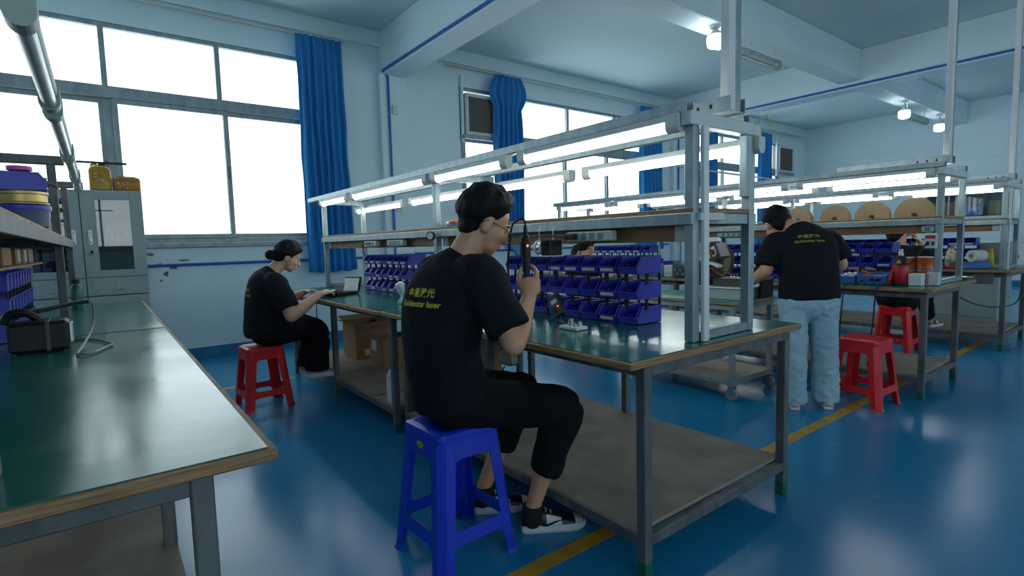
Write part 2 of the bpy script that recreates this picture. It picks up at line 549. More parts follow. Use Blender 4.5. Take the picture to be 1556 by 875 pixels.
# curtain rails, curtains ------------------------------------------------
def rail(x0, x1, label):
    t = thing('curtain_rail', label, 'curtain rail', (x0, WY - .09, 3.74))
    MB().box(x0, x1, WY - .105, WY - .08, 3.735, 3.765, .004).build('track', M['cream'], t)
    k = 0
    x = x0 + .15
    while x < x1:
        MB().box(x - .01, x + .01, WY - .085, WY - .045 if 1 else WY, 3.745, 3.785, .002).build('bracket', M['cream'], t)
        x += 1.2
rail(-3.9, 2.62, 'cream curtain rail above the big left window')
rail(4.1, 9.1, 'cream curtain rail above the middle window')
rail(10.2, 14.9, 'cream curtain rail above the farthest window')
def curtain(prof, z0, z1, folds, label, amp=.045, y=WY - .105, seed=0):
    """pleated hanging sheet with thickness; prof(t)->(x0,x1) for t 0 top..1 bottom"""
    rnd = random.Random(seed)
    nx, nz = folds * 8, 36
    ph = [rnd.uniform(-.5, .5) for _ in range(folds + 1)]
    am = [rnd.uniform(.6, 1.15) for _ in range(folds + 1)]
    def sheet(off):
        rings = []
        for j in range(nz + 1):
            t = j / nz
            x0, x1 = prof(t)
            z = z1 + (z0 - z1) * t
            row = []
            for i in range(nx + 1):
                s = i / nx
                u = s * folds
                k = int(min(u, folds - .001))
                a = amp * (am[k] * (1 - (u - k)) + am[k + 1] * (u - k)) * (.55 + .45 * min(1, t * 3))
                yy = y - .055 + a * math.sin(2 * math.pi * (u + .18 * math.sin(3 * t + ph[k]))) + .012 * noise.noise(Vector((s * 6, t * 5, seed)))
                xx = x0 + (x1 - x0) * s + .012 * noise.noise(Vector((s * 9, t * 7, seed + 5)))
                row.append(Vector((xx, min(yy, y + .02) + off, z + .01 * math.sin(u * 3) * (t > .97))))
            rings.append(row)
        return rings
    a = sheet(0)
    b = sheet(.006)
    n = nx + 1
    m = MB()
    v = [p for r in a for p in r] + [p for r in b for p in r]
    o = (nz + 1) * n
    f = []
    for j in range(nz):
        for i in range(nx):
            q = (j * n + i, j * n + i + 1, (j + 1) * n + i + 1, (j + 1) * n + i)
            f.append(q)
            f.append(tuple(x + o for x in q)[::-1])
    for j in range(nz):
        f.append((j * n, (j + 1) * n, o + (j + 1) * n, o + j * n))
        f.append((j * n + nx, o + j * n + nx, o + (j + 1) * n + nx, (j + 1) * n + nx))
    for i in range(nx):
        f.append((i, o + i, o + i + 1, i + 1))
        f.append((nz * n + i, nz * n + i + 1, o + nz * n + i + 1, o + nz * n + i))
    m.add(v, f)
    x0 = prof(1)[0]
    t = thing('curtain', label, 'curtain', (x0, y, z0))
    m.build('cloth', M['curtain'], t, smooth='all')
    for i in range(folds):
        xx = prof(0)[0] + (prof(0)[1] - prof(0)[0]) * (i + .5) / folds
        MB().tube([(xx, y - .02, z1 - .02), (xx, y - .005, z1 + .02), (xx, y + .01, z1 + .03)], .004, 6).build('hook', M['cream'], t)
    return t
curtain(lambda t: (2.0 + .01 * t, 2.55 + .06 * t), .90, 3.72, 7, 'long straight blue curtain at the right of the big left window', seed=1)
def tied(t):
    c = 5.13
    w = (.24 + .12 * math.sin(min(1, t / .22) * math.pi) ** 1 if t < .22 else .24 + .03 * math.sin((t - .22) * 5))
    return (c - w - .03 * (t > .2), c + w)
curtain(tied, 1.45, 3.72, 6, 'bunched blue curtain hanging beside the nearer air conditioner', amp=.06, y=WY - .125, seed=2)
curtain(lambda t: (8.26, 8.88 + .05 * t), 1.0, 3.70, 6, 'blue curtain at the far end of the middle window', seed=3)
curtain(lambda t: (10.30, 10.85), 1.0, 3.70, 5, 'narrow blue curtain at the near end of the farthest window', seed=4)
curtain(lambda t: (12.62, 13.22), 1.0, 3.66, 6, 'blue curtain hanging in front of the farthest window beside the far air conditioner', seed=5)

# window air conditioners ---------------------------------------------------
def ac(x0, x1, z0, z1, label):
    t = thing('air_conditioner', label, 'air conditioner', ((x0 + x1) / 2, WY - .1, z0))
    y0, y1 = WY - .09, WY + .10
    m = MB()
    m.box(x0, x1, y0 + .03, y1, z0, z1, .008)
    m.build('case', mat('ac_case', (.24, .23, .20), .6), t)
    m = MB()
    f = .05
    for (a, b, c, d) in ((x0, x1, z0, z0 + f), (x0, x1, z1 - f, z1), (x0, x0 + f, z0 + f, z1 - f), (x1 - f, x1, z0 + f, z1 - f)):
        m.box(a, b, y0, y0 + .04, c, d, .006)
    m.build('front_frame', M['fix'], t)
    g = MB().box(x0 + f, x1 - f, y0 + .02, y0 + .031, z0 + f, z1 - f).build('grille', M['ac_grille'], t)
    n = 16
    for k in range(n):
        z = z0 + f + (z1 - z0 - 2 * f) * (k + .5) / n
        MB().box(x0 + f, x1 - f, y0 + .008, y0 + .02, z - .006, z + .006, .002).build('slat', M['ac_grille'], g)
    MB().box(x0 - .05, x0 - .01, WY - .05, WY - .01, z0 - .1, z1 + .25, .004).build('upright', M['wall'], t)
    MB().box(x0 - .05, x1 + .05, WY - .092, WY - .04, z0 - .06, z0, .004).build('support_ledge', M['alu'], t)
ac(4.40, 5.06, 2.80, 3.40, 'grey window air conditioner beside the bunched blue curtain')
ac(13.75, 14.50, 2.80, 3.45, 'far brown window air conditioner near the corner of the room')

# conduits -----------------------------------------------------------------
def pipe(pts, r, label, clips=()):
    t = thing('conduit_pipe', label, 'pipe', pts[0])
    MB().tube(pts, r, 8).build('tube', M['pipe'], t, smooth=True)
    for c in clips:
        MB().xbox(c, (.03, .03, .03), None, .004).build('clip', M['pipe'], t)
pipe([(RX0, WY - .02, 1.05), (3.0, WY - .02, 1.05), (3.03, WY - .12, 1.06), (3.42, WY - .12, 1.07), (3.50, WY - .02, 1.08), (9.3, WY - .02, 1.08)], .016, 'blue conduit running along the window wall below the sills', [(x, WY - .02, 1.06) for x in (-.6, .5, 1.9, 4.1, 5.3, 7.0)])
pipe([(3.17, WY - .12, 1.08), (3.17, WY - .12, 3.42), (3.08, WY - .16, 3.47), (3.08, FRONT_Y + .1, 3.47)], .016, 'blue conduit climbing the pilaster and following the nearer ceiling beam', [(3.08, y, 3.47) for y in (6.0, 5.1, 4.0)] + [(3.17, WY - .115, 2.9)])
pipe([(9.5, WY - .12, 1.08), (9.5, WY - .12, 3.42), (9.40, WY - .16, 3.47), (9.40, FRONT_Y + .1, 3.47)], .016, 'blue conduit following the far ceiling beam', [(9.40, y, 3.47) for y in (6.0, 4.4, 3.2, 2.2)])
def wallbox(x, z, label):
    t = thing('switch_box', label, 'switch', (x, WY - .1, z))
    MB().box(x - .04, x + .04, WY - .13, WY - .10, z - .06, z + .06, .006).build('case', M['white'], t)
    MB().box(x - .025, x + .025, WY - .137, WY - .128, z - .035, z + .035, .003).build('rocker', M['fix'], t)
wallbox(3.26, 3.0, 'small white box high on the pilaster beside the blue conduit')
wallbox(3.26, 1.72, 'small white socket box low on the pilaster beside the blue conduit')

# ceiling lamps --------------------------------------------------------------
def bulb(x, y, zg, label):
    z = 3.53
    t = thing('led_bulb', label, 'lamp', (x, y, z), group='bright white bulbs under the cross beam')
    MB().lathe([(.05, 0), (.055, .01), (.055, .025), (.03, .03)], (x, y, z - .03), n=18).build('ceiling_rose', M['fix'], t, smooth=True)
    if z - .03 - (zg + .14) > .01:
        MB().cyl((x, y, z - .03), (x, y, zg + .13), .012, n=10).build('stem', M['fix'], t, smooth=True)
    MB().lathe([(.02, .145), (.024, .12), (.045, .10), (.075, .075), (.078, .06)], (x, y, zg), n=20).build('heat_sink', M['fix'], t, smooth=True)
    MB().lathe([(.076, .06), (.088, .045), (.09, -.02), (.082, -.055), (.05, -.072), (.0, -.075)], (x, y, zg), n=24).build('globe', M['bulb_on'], t, smooth=True)
bulb(5.58, 3.47, 3.36, 'bright white bulb nearest the camera on the cross beam')
bulb(11.57, 3.47, 3.29, 'bright white bulb beyond the far ceiling beam beside a caged tube lamp')
bulb(13.58, 3.47, 3.27, 'bright white bulb farthest away near the right wall')
def caged(x0, x1, y, z, label):
    t = thing('caged_tube_lamp', label, 'lamp', (x0, y, z))
    MB().cyl((x0 + .06, y, z), (x1 - .06, y, z), .045, n=16).build('glass_tube', M['tube_off'], t, smooth=True)
    for x in (x0, x1 - .07):
        MB().lathe([(.03, 0), (.062, .012), (.062, .06), (.05, .07)], (x, y, z), (1, 0, 0), 16).build('end_cap', M['fix_green'], t, smooth=True)
    c = MB()
    for k in range(8):
        a = 2 * math.pi * k / 8
        c.cyl((x0 + .05, y + .058 * math.cos(a), z + .058 * math.sin(a)), (x1 - .05, y + .058 * math.cos(a), z + .058 * math.sin(a)), .003, n=5)
    x = x0 + .12
    while x < x1 - .1:
        ring = [(x, y + .058 * math.cos(2 * math.pi * k / 14), z + .058 * math.sin(2 * math.pi * k / 14)) for k in range(15)]
        c.tube(ring, .003, 5)
        x += .07
    c.build('wire_cage', M['fix_green'], t)
    for x in (x0 + .1, x1 - .1):
        MB().cyl((x, y, z + .05), (x, y, 3.53), .008, n=8).build('hanger', M['fix'], t)
caged(5.70, 7.05, 3.50, 3.36, 'caged tube lamp hanging under the cross beam behind the nearest bulb')
caged(11.7, 12.87, 3.50, 3.31, 'caged tube lamp hanging between the two far bulbs')

# ------------------------------------------------------------------ workbenches
TT = .805
def bench(x0, x1, y0, y1, legs, label, frame='steel_dark', xin=(.09, .09), shelf=True, yin=.06, shelf_x=None, front_dx=0):
    t = thing('workbench', label, 'workbench', ((x0 + x1) / 2, (y0 + y1) / 2, 0))
    top = MB().box(x0, x1, y0, y1, .777, .801, .003).build('tabletop', M['ply'], t)
    m = MB()
    nx, ny = 10, 24
    rng = random.Random(int(x0 * 100))
    gx = lambda i: x0 + .016 + (x1 - x0 - .032) * i / nx
    gy = lambda j: y0 + .016 + (y1 - y0 - .032) * j / ny
    v = [Vector((gx(i), gy(j), .8035 + .0012 * noise.noise(Vector((gx(i) * 4, gy(j) * 4, 1))))) for j in range(ny + 1) for i in range(nx + 1)]
    v += [Vector((p.x, p.y, .8012)) for p in v]
    N = (nx + 1) * (ny + 1)
    f = []
    for j in range(ny):
        for i in range(nx):
            a = j * (nx + 1) + i
            f.append((a, a + 1, a + nx + 2, a + nx + 1))
            f.append((N + a, N + a + nx + 1, N + a + nx + 2, N + a + 1))
    rim = [i for i in range(nx + 1)] + [j * (nx + 1) + nx for j in range(1, ny + 1)] + [ny * (nx + 1) + i for i in range(nx - 1, -1, -1)] + [j * (nx + 1) for j in range(ny - 1, 0, -1)]
    for k in range(len(rim)):
        a, b = rim[k], rim[(k + 1) % len(rim)]
        f.append((a, N + a, N + b, b))
    m.add(v, f)
    m.build('mat', M['mat'], t, smooth=True)
    lx = (x0 + xin[0], x1 - xin[1])
    for y in legs:
        for x in lx:
            lg = MB().box(x - .02, x + .02, y - .02, y + .02, .06, .777, .003).build('leg', M[frame], t)
            MB().box(x - .0205, x + .0205, y - .0205, y + .0205, 0, .06, .003).build('painted_foot', M['green_foot'], lg)
    ya, yb = legs[0], legs[-1]
    for x in lx:
        MB().box(x - .018, x + .018, ya + .02, yb - .02, .727, .777, .003).build('top_rail', M[frame], t)
    for y in (ya, yb):
        MB().box(lx[0] + .02, lx[1] - .02, y - .018, y + .018, .727, .777, .003).build('top_rail', M[frame], t)
    if shelf:
        for x in lx:
            MB().box(x - .018, x + .018, ya + .02, yb - .02, .115, .155, .003).build('lower_rail', M[frame], t)
        for y in (ya, yb):
            MB().box(lx[0] + .02, lx[1] - .02, y - .018, y + .018, .115, .155, .003).build('lower_rail', M[frame], t)
        MB().box(lx[0] - .018, lx[1] + .018, ya + .02, yb - .02, .155, .170, .002).build('lower_shelf', M['board'], t)
    return t
bench(1.32, 2.49, 1.11, 3.05, (1.17, 2.1, 2.99), 'green-topped workbench beside the man on the blue stool', xin=(.135, .045))
bench(1.31, 2.49, 3.06, 5.40, (3.13, 4.22, 5.32), 'green-topped workbench at which the woman on the red stool sits', xin=(.125, .045))
bench(-1.05, .255, 1.12, 3.32, (1.19, 2.2, 3.25), 'large empty green workbench in the left foreground', xin=(.09, .13))
bench(-1.05, .255, 3.33, 5.36, (3.40, 5.28), 'second green workbench of the left row in front of the grey cabinet', xin=(.09, .13))
bench(4.50, 5.62, 1.15, 3.20, (1.22, 2.2, 3.13), 'workbench with orange cans and red bottle behind the standing man', xin=(.10, .24))
bench(4.50, 5.62, 3.21, 5.40, (3.28, 5.33), 'workbench with many blue bins where the dark-haired woman sits at the back', xin=(.10, .24))
bench(6.92, 8.05, 1.16, 3.20, (1.23, 2.2, 3.13), 'far workbench with paper roll and grey machine', xin=(.10, .12))
bench(6.92, 8.05, 3.21, 5.40, (3.28, 5.33), 'farthest workbench behind the row with the paper reels', xin=(.10, .12))

# ------------------------------------------------------------------ shelf racks over the benches
def rack(xf, xb, ys, y0, y1, label, zt=1.66, zs=1.30, mt='steel', apron=True, yend=None, shelf_y=None):
    t = thing('shelf_rack', label, 'rack', ((xf + xb) / 2, (y0 + y1) / 2, TT))
    z0 = TT
    for y in ys:
        for x in (xf, xb):
            MB().box(x - .02, x + .02, y - .02, y + .02, z0, zt - .05, .003).build('post', M[mt], t)
        if apron:
            MB().box(xf + .02, xb - .02, y - .016, y + .016, z0, z0 + .036, .003).build('base_bar', M[mt], t)
        MB().box(xf - .04, xb + .06, y - .022, y + .022, zt - .05, zt, .003).build('cross_bar', M['fix'] if y == ys[0] else M[mt], t)
    sy0, sy1 = shelf_y or (ys[0] - .02, ys[-1] + .02)
    for x in (xf - .026, xb + .026):
        MB().box(x - .006, x + .006, sy0, sy1, zs - .052, zs - .008, .002).build('shelf_beam', M[mt], t)
    for y in ys:
        MB().box(xf + .02, xb - .02, y - .012, y + .012, zs - .05, zs - .008, .002).build('shelf_bar', M[mt], t)
    MB().box(xf - .022, xb + .022, sy0 + .001, sy1 - .001, zs - .008, zs + .010, .002).build('shelf_board', M['ply'], t)
    if apron:
        for i in range(len(ys) - 1):
            MB().box(xf + .03, xf + .045, ys[i] + .05, ys[i + 1] - .05, zs - .115, zs - .050, .002).build('apron_board', M['apron'], t)
            for y in (ys[i] + .035, ys[i + 1] - .09):
                MB().box(xf + .018, xf + .030, y, y + .055, zs - .115, zs - .052, .002).build('apron_clip', M['cream'], t)
    for x in (xf, xb) if apron else ():
        m = MB()
        m.box(x - .024, x + .024, y0, y1, zt, zt + .005)
        m.box(x - .024, x - .019, y0, y1, zt - .001, zt + .042)
        m.box(x + .019, x + .024, y0, y1, zt - .001, zt + .042)
        m.build('top_channel', M[mt], t)
    return t
R2 = rack(1.765, 2.16, (1.19, 3.10, 5.30), 1.20, 5.72, 'steel rack with shelf and light rails over the middle bench row')
R3 = rack(4.88, 5.42, (1.22, 3.25, 5.30), 1.20, 5.40, 'steel rack carrying three paper reels behind the standing man')
R4 = rack(6.98, 7.52, (1.24, 3.25, 5.30), 1.22, 5.40, 'farthest steel rack, over the bench with the paper roll')
R1 = rack(-.76, -.19, (1.30, 4.10, 5.50), 1.0, 5.4, 'dark steel rack over the left bench row', mt='steel_dark', zt=1.765, zs=1.30, apron=False, shelf_y=(.9, 5.5))
MB().box(-.13, .17, 4.085, 4.097, 1.735, 1.747, .002).build('side_rod', M['black'], R1)
MB().bar((1.806, 1.160, TT), (1.800, 1.160, 1.61), .034, .018, (0, 1, 0), .003).build('cable_trunking', M['pvc'], R2)
MB().bar((7.03, 1.21, TT), (7.03, 1.21, 1.60), .028, .018, (0, 1, 0), .003).build('cable_trunking', M['pvc'], R4)
MB().box(1.80, 1.90, 1.215, 1.230, 1.185, 1.25, .002).build('end_apron', M['apron'], R2)
MB().box(2.115, 2.15, 1.172, 1.205, 1.36, 1.61, .003).build('short_strut', M['steel'], R2)
MB().box(1.77, 1.93, 1.155, 1.175, 1.262, 1.292, .003).build('shelf_brace', M['fix'], R2)
# lengths of channel bolted to the top, struts up to the ceiling
def ceiling_strut(x, y, zb, label, pvc=True):
    t = thing('ceiling_strut', label, 'strut', (x, y, zb))
    MB().box(x - .012, x + .028, y - .02, y + .02, zb + .005, CZ, .003).build('steel_strut', M['steel'], t)
    if pvc:
        MB().box(x - .062, x - .014, y - .02, y + .02, zb + .005, CZ, .004).build('trunking', M['pvc'], t)
        MB().box(x - .0385, x - .0375, y - .0206, y - .0199, zb + .07, CZ, 0).build('trunking_seam', M['fix'], t)
    m = MB()
    L = .75
    m.box(x - .066, x + .04, y - .03, y + L, zb, zb + .004)
    m.box(x - .070, x - .066, y - .03, y + L, zb, zb + .06)
    m.box(x + .040, x + .044, y - .03, y + L, zb, zb + .06)
    m.build('foot_channel', M['steel'], t)
    for yy in (y + .05, y + .11, y + .17):
        MB().box(x - .0708, x - .0698, yy, yy + .012, zb + .022, zb + .040).build('slot', M['black'], t)
    return t
ceiling_strut(2.115, 1.235, 1.705, 'white trunking and steel strut rising to the ceiling from the middle rack')
ceiling_strut(5.15, 1.25, 1.705, 'steel strut rising to the ceiling from the rack with the reels', True)
ceiling_strut(7.45, 1.28, 1.705, 'steel strut rising to the ceiling from the farthest rack', True)

# tube lights -----------------------------------------------------------------
def tube_light(x, ya, yb, z, label, group, lit=True, side=-1):
    t = thing('tube_light', label, 'tube light', (x, (ya + yb) / 2, z), group=group)
    MB().box(x - .020, x + .020, ya + .01, yb - .01, z + .018, z + .046, .004).build('housing', M['fix'], t)
    MB().cyl((x, ya + .05, z), (x, yb - .05, z), .017, n=14).build('tube', M['tube_on'] if lit else M['tube_off'], t, smooth=True)
    for (a, b) in ((ya, ya + .055), (yb - .055, yb)):
        m = MB()
        prof = [(x - .025, a, z + .045), (x + .025, a, z + .045)] + [(x + .025 * math.cos(q), a, z + .002 - .026 * math.sin(q)) for q in [R(15 * i) for i in range(13)]]
        m.prism(prof, (0, b - a, 0))
        m.build('lamp_holder', M['fix'] if lit else M['fix_green'], t)
    return t
def tubes(x, z, segs, label, group, lit=True):
    n = len(segs)
    ordn = ['nearest', 'second', 'third', 'fourth', 'fifth', 'sixth']
    for i, (a, b) in enumerate(segs):
        tube_light(x, a, b, z, '%s, %s' % (label, ('nearest' if i == 0 else 'farthest' if i == n - 1 else ordn[i])), group, lit)
S4 = [(1.215, 2.17), (2.27, 3.27), (3.41, 4.46), (4.56, 5.66)]
tubes(1.735, 1.612, [(1.215, 2.17), (2.27, 3.07), (3.135, 4.46), (4.56, 5.27)], 'lit tube light on the front rail of the middle rack', 'lit tubes on the middle rack')
tubes(2.195, 1.562, [(1.15, 2.17), (2.27, 3.06), (3.16, 4.30), (4.42, 5.55)], 'lit tube light on the back rail of the middle rack', 'lit tubes on the middle rack')
S3 = [(1.25, 2.22), (2.30, 3.2), (3.3, 4.3), (4.4, 5.27)]
tubes(4.85, 1.612, S3, 'lit tube light on the front rail of the reel rack', 'lit tubes on the reel rack')
tubes(5.45, 1.612, S3, 'lit tube light on the back rail of the reel rack', 'lit tubes on the reel rack')
tubes(6.95, 1.612, [(1.27, 2.2), (2.30, 3.2), (3.3, 4.3)], 'lit tube light on the front rail of the farthest rack', 'lit tubes on the farthest rack')
tubes(7.55, 1.612, [(1.27, 2.2), (2.30, 3.2), (3.3, 4.3)], 'lit tube light on the back rail of the farthest rack', 'lit tubes on the farthest rack')
tubes(-.085, 1.64, [(1.34, 2.12), (2.2, 3.15), (3.2, 4.06), (4.14, 4.75)], 'unlit tube light hanging over the left bench row', 'unlit tubes over the left row', lit=False)
# yellow twine tied round the near end of the back lamp
m = MB()
for k in range(7):
    yy = 1.17 + k * .006
    pts = [(2.19 + .034 * math.cos(a), yy, 1.622 + .04 * math.sin(a)) for a in [2 * math.pi * i / 10 for i in range(11)]]
    m.tube(pts, .003, 5)
m.tube([(2.21, 1.18, 1.665), (2.24, 1.16, 1.70), (2.26, 1.15, 1.66), (2.30, 1.14, 1.665)], .0025, 5, 4)
tag(m.build('yellow_twine', M['yellowcan']), 'yellow twine tied round the near lamp end of the middle rack', 'twine')

# ------------------------------------------------------------------ stools
def stool_proto(name, H, top, bot, mt, label, cat='stool'):
    t = thing(name, label, cat)
    zt = H - .012
    a = lambda z: top + (bot - top) * (1 - z / zt)
    # seat: rounded square slab with a raised rim and small dimples
    def rsq(h, r, z, n=5):
        pts = []
        for (cx, cy, s) in ((h - r, h - r, 0), (-h + r, h - r, 90), (-h + r, -h + r, 180), (h - r, -h + r, 270)):
            for k in range(n + 1):
                an = R(s + 90 * k / n)
                pts.append(Vector((cx + r * math.cos(an), cy + r * math.sin(an), z)))
        return pts
    rings = [rsq(a(zt - .03) - .001, .03, zt - .03), rsq(a(zt - .02) + .002, .03, zt - .012), rsq(top + .001, .032, zt + .004), rsq(top - .012, .035, H), rsq(top - .028, .03, H - .001), rsq(top - .034, .03, H - .004), rsq(.035, .02, H - .006)]
    seat = MB().loft(rings)
    seat.build('seat', M[mt], t, smooth=True, local=True)
    th = .005
    lw = top * .50
    z_ap = H * .80      # lower edge of the apron
    zs1, zs0 = H * .31, H * .21
    for k in range(4):
        c, s = round(math.cos(k * math.pi / 2)), round(math.sin(k * math.pi / 2))
        def P(sx, z, inn=0.0):
            x = a(z) - inn
            return Vector((c * x - s * sx, s * x + c * sx, z))
        def strip(poly):
            m = MB()
            o = [P(u, z) for (u, z) in poly]
            i = [P(u, z, th) for (u, z) in poly]
            n = len(o)
            m.add(o + i, [tuple(range(n)), tuple(range(2 * n - 1, n - 1, -1))] + [(q, q + n, (q + 1) % n + n, (q + 1) % n) for q in range(n)])
            return m
        inn = lambda z: a(z) - lw * (1 - .12 * (1 - z / H))
        # apron with rounded lower corners
        r = .022
        poly = [(-inn(zt - .02), zt - .02), (inn(zt - .02), zt - .02)]
        e = inn(z_ap)
        poly += [(e, z_ap - r)]
        poly += [(e - r + r * math.cos(q), z_ap - r + r * math.sin(q)) for q in [R(15 * i) for i in range(1, 7)]]
        poly += [(-e + r + r * math.cos(q), z_ap - r + r * math.sin(q)) for q in [R(90 + 15 * i) for i in range(0, 6)]]
        poly += [(-e, z_ap - r)]
        strip(poly).build('apron', M[mt], t, local=True)
        # stretcher with flared ends
        e1, e0 = inn(zs1), inn(zs0)
        poly = [(-e0, zs0 - r)] + [(-e0 + r - r * math.cos(q), zs0 - r + r * math.sin(q)) for q in [R(18 * i) for i in range(1, 6)]]
        poly += [(e0 - r + r * math.cos(q), zs0 - r + r * math.sin(q)) for q in [R(90 - 18 * i) for i in range(0, 5)]] + [(e0, zs0 - r)]
        poly += [(e1, zs1 + r)] + [(e1 - r + r * math.cos(q), zs1 + r - r * math.sin(q)) for q in [R(18 * i) for i in range(1, 6)]]
        poly += [(-e1 + r - r * math.cos(q), zs1 + r - r * math.sin(q)) for q in [R(90 - 18 * i) for i in range(0, 5)]] + [(-e1, zs1 + r)]
        strip(poly).build('stretcher', M[mt], t, local=True)
        # leg: angle section at the corner between this side and the next
        m = MB()
        c2, s2 = -s, c
        def Q(sx, z, inn_=0.0):
            x = a(z) - inn_
            return Vector((c2 * x - s2 * sx, s2 * x + c2 * sx, z))
        zz = [0, .012, zs0 - .02, zs0, zs1, zs1 + .03, z_ap, zt - .02]
        rings = []
        for z in zz:
            fl = .006 if z < .01 else 0
            A = a(z) + fl
            w = inn(z)
            ch = .026
            pr = [(A, w), (A, A - ch), (A - ch, A), (w, A), (w, A - th), (A - th - ch * .6, A - th), (A - th, A - th - ch * .6), (A - th, w)]
            rings.append([Vector((c * x - s * y, s * x + c * y, z)) for (x, y) in pr])
        m.loft(rings)
        m.build('leg', M[mt], t, local=True)
    return t
def place(proto, first, loc, rz, label, group=None):
    o = proto if first else copy_tree(proto)
    o.location = loc
    o.rotation_euler = (0, 0, rz)
    tag(o, label, None, group)
    return o
bs = stool_proto('plastic_stool', .52, .135, .182, 'blue_stool', 'tall blue plastic stool under the man in the foreground')
st = MB()
pts = [Vector((-.1375 - .0035, -.0 + .022 * math.cos(2 * math.pi * k / 18), .455 + .013 * math.sin(2 * math.pi * k / 18))) for k in range(18)]
st.prism(pts, (-.002, 0, 0)).build('oval_sticker', M['yellowcan'], bs, local=True)
st = MB()
pts = [Vector((-.1440, -.0 + .014 * math.cos(2 * math.pi * k / 18), .455 + .006 * math.sin(2 * math.pi * k / 18))) for k in range(18)]
st.prism(pts, (-.0012, 0, 0)).build('sticker_mark', M['green'], bs, local=True)
bs.location = (1.04, 1.775, 0)
bs.rotation_euler = (0, 0, R(2))
rs = stool_proto('plastic_stool', .47, .130, .175, 'red_stool', '')
place(rs, True, (.925, 4.40, 0), R(4), 'red plastic stool under the woman by the window wall', 'red plastic stools')
place(rs, False, (4.235, 1.46, 0), R(-3), 'empty red plastic stool beside the standing man', 'red plastic stools')
place(rs, False, (6.33, 1.90, 0), R(2), 'red plastic stool under the man at the far bench', 'red plastic stools')
place(rs, False, (4.02, 4.05, 0), R(2), 'red plastic stool under the dark-haired woman at the back bench', 'red plastic stools')

# ------------------------------------------------------------------ parts bins
def bin_proto(name, W, D, H, mt='blue_bin'):
    """open-front stacking bin, front towards -X, origin at the middle of the base"""
    t = thing(name, '', 'parts bin')
    th = .0028
    h1 = H * .42
    prof = [(0, 0), (-.006, h1), (.15 * D, H), (D, H), (D - .006, 0)]
    x0 = -D / 2
    m = MB()
    for sy in (-1, 1):
        y = sy * (W / 2)
        m.prism([(x0 + px, y, pz) for (px, pz) in prof], (0, -sy * th, 0))
    m.prism([(x0, -W / 2, 0), (x0 - .006, -W / 2, h1), (x0 - .003, -W / 2, h1), (x0 + .003, -W / 2, 0)], (0, W, 0))
    m.box(x0, x0 + D - .006, -W / 2, W / 2, 0, .003)
    m.box(x0 + D - .006, x0 + D - .003, -W / 2, W / 2, 0, H)
    # rolled rims
    m.box(x0 - .012, x0 - .002, -W / 2 - .001, W / 2 + .001, h1 - .008, h1 + .001, .002)
    m.box(x0 + D - .006, x0 + D + .003, -W / 2 - .001, W / 2 + .001, H - .006, H + .001, .001)
    m.build('body', M[mt], t, local=True)
    m = MB().box(x0 + .004, x0 + D - .007, -.002, .002, .003, H * .55).build('divider', M[mt], t, local=True)
    # front edge uprights
    for sy in (-1, 1):
        MB().prism([(x0 - .007, sy * W / 2, h1), (x0 + .15 * D - .002, sy * W / 2, H), (x0 + .15 * D + .006, sy * W / 2, H), (x0 + .006, sy * W / 2, h1)], (0, sy * -.009, 0)).build('side_rim', M[mt], t, local=True)
        MB().box(x0 + D * .30, x0 + D * .30 + .014, sy * W / 2 - .010, sy * W / 2 + .001, H * .80, H + .036, .002).build('bracket', M['black'], t, local=True)
    MB().box(x0 + D * .93, x0 + D * .93 + .010, -W / 2 + .001, -W / 2 + .012, H * .8, H + .036, .002).build('bracket', M['black'], t, local=True)
    return t
BW, BD, BH, BP = .1165, .175, .080, .1165
BIN = bin_proto('parts_bin', BW, BD, BH)
used = [False]
def put_bin(x, y, z, rz, label, group, labelstrip=False, fill=None, scale=None, top=False):
    o = BIN if not used[0] else copy_tree(BIN)
    if not used[0]:
        used[0] = True
    else:
        # extra pieces belong to the first bin only
        for ch in list(o.children):
            if ch.name.startswith(('label_card', 'contents')):
                bpy.data.objects.remove(ch, do_unlink=True)
    if top:
        for ch in list(o.children):
            if ch.name.startswith('bracket'):
                bpy.data.objects.remove(ch, do_unlink=True)
    o.location = (x, y, z)
    o.rotation_euler = (0, 0, rz)
    if scale: o.scale = scale
    o['label'] = label
    o['group'] = group
    if labelstrip:
        q = bpy.data.objects.new('label_card', LABEL); COL.objects.link(q); q.parent = o
    if fill:
        q = bpy.data.objects.new('contents', FILL[fill]); COL.objects.link(q); q.parent = o; q['kind'] = 'stuff'
    return o
LABEL = MB().box(-BD / 2 - .0085, -BD / 2 - .0065, -.040, .040, .010, .026).mesh('label_card'); LABEL.materials.append(M['label'])
FILL = {}
def lump(mt, seed, n=10, s=.012):
    rnd = random.Random(seed)
    m = MB()
    for k in range(n):
        m.xbox((rnd.uniform(-.06, .05), rnd.uniform(-.04, .04), rnd.uniform(.012, .034)), (s * rnd.uniform(.8, 2.5), s, s), Matrix.Rotation(rnd.uniform(0, 3), 3, 'Z') @ Matrix.Rotation(rnd.uniform(-.4, .4), 3, 'X'), .001)
    me = m.mesh('contents')
    me.materials.append(M[mt])
    return me
FILL['screws'] = lump('grey_box', 1, 16, .010)
FILL['wood'] = lump('board', 2, 8, .014)
FILL['white'] = lump('paper', 3, 9, .018)
FILL['brown'] = lump('copper', 4, 9, .014)
COLW = ['nearest', 'second', 'third', 'fourth', 'fifth', 'sixth', 'seventh', 'eighth', 'ninth', 'tenth', 'eleventh', 'twelfth', 'thirteenth', 'fourteenth']
ROWW = ['bottom', 'middle', 'top', 'fourth']
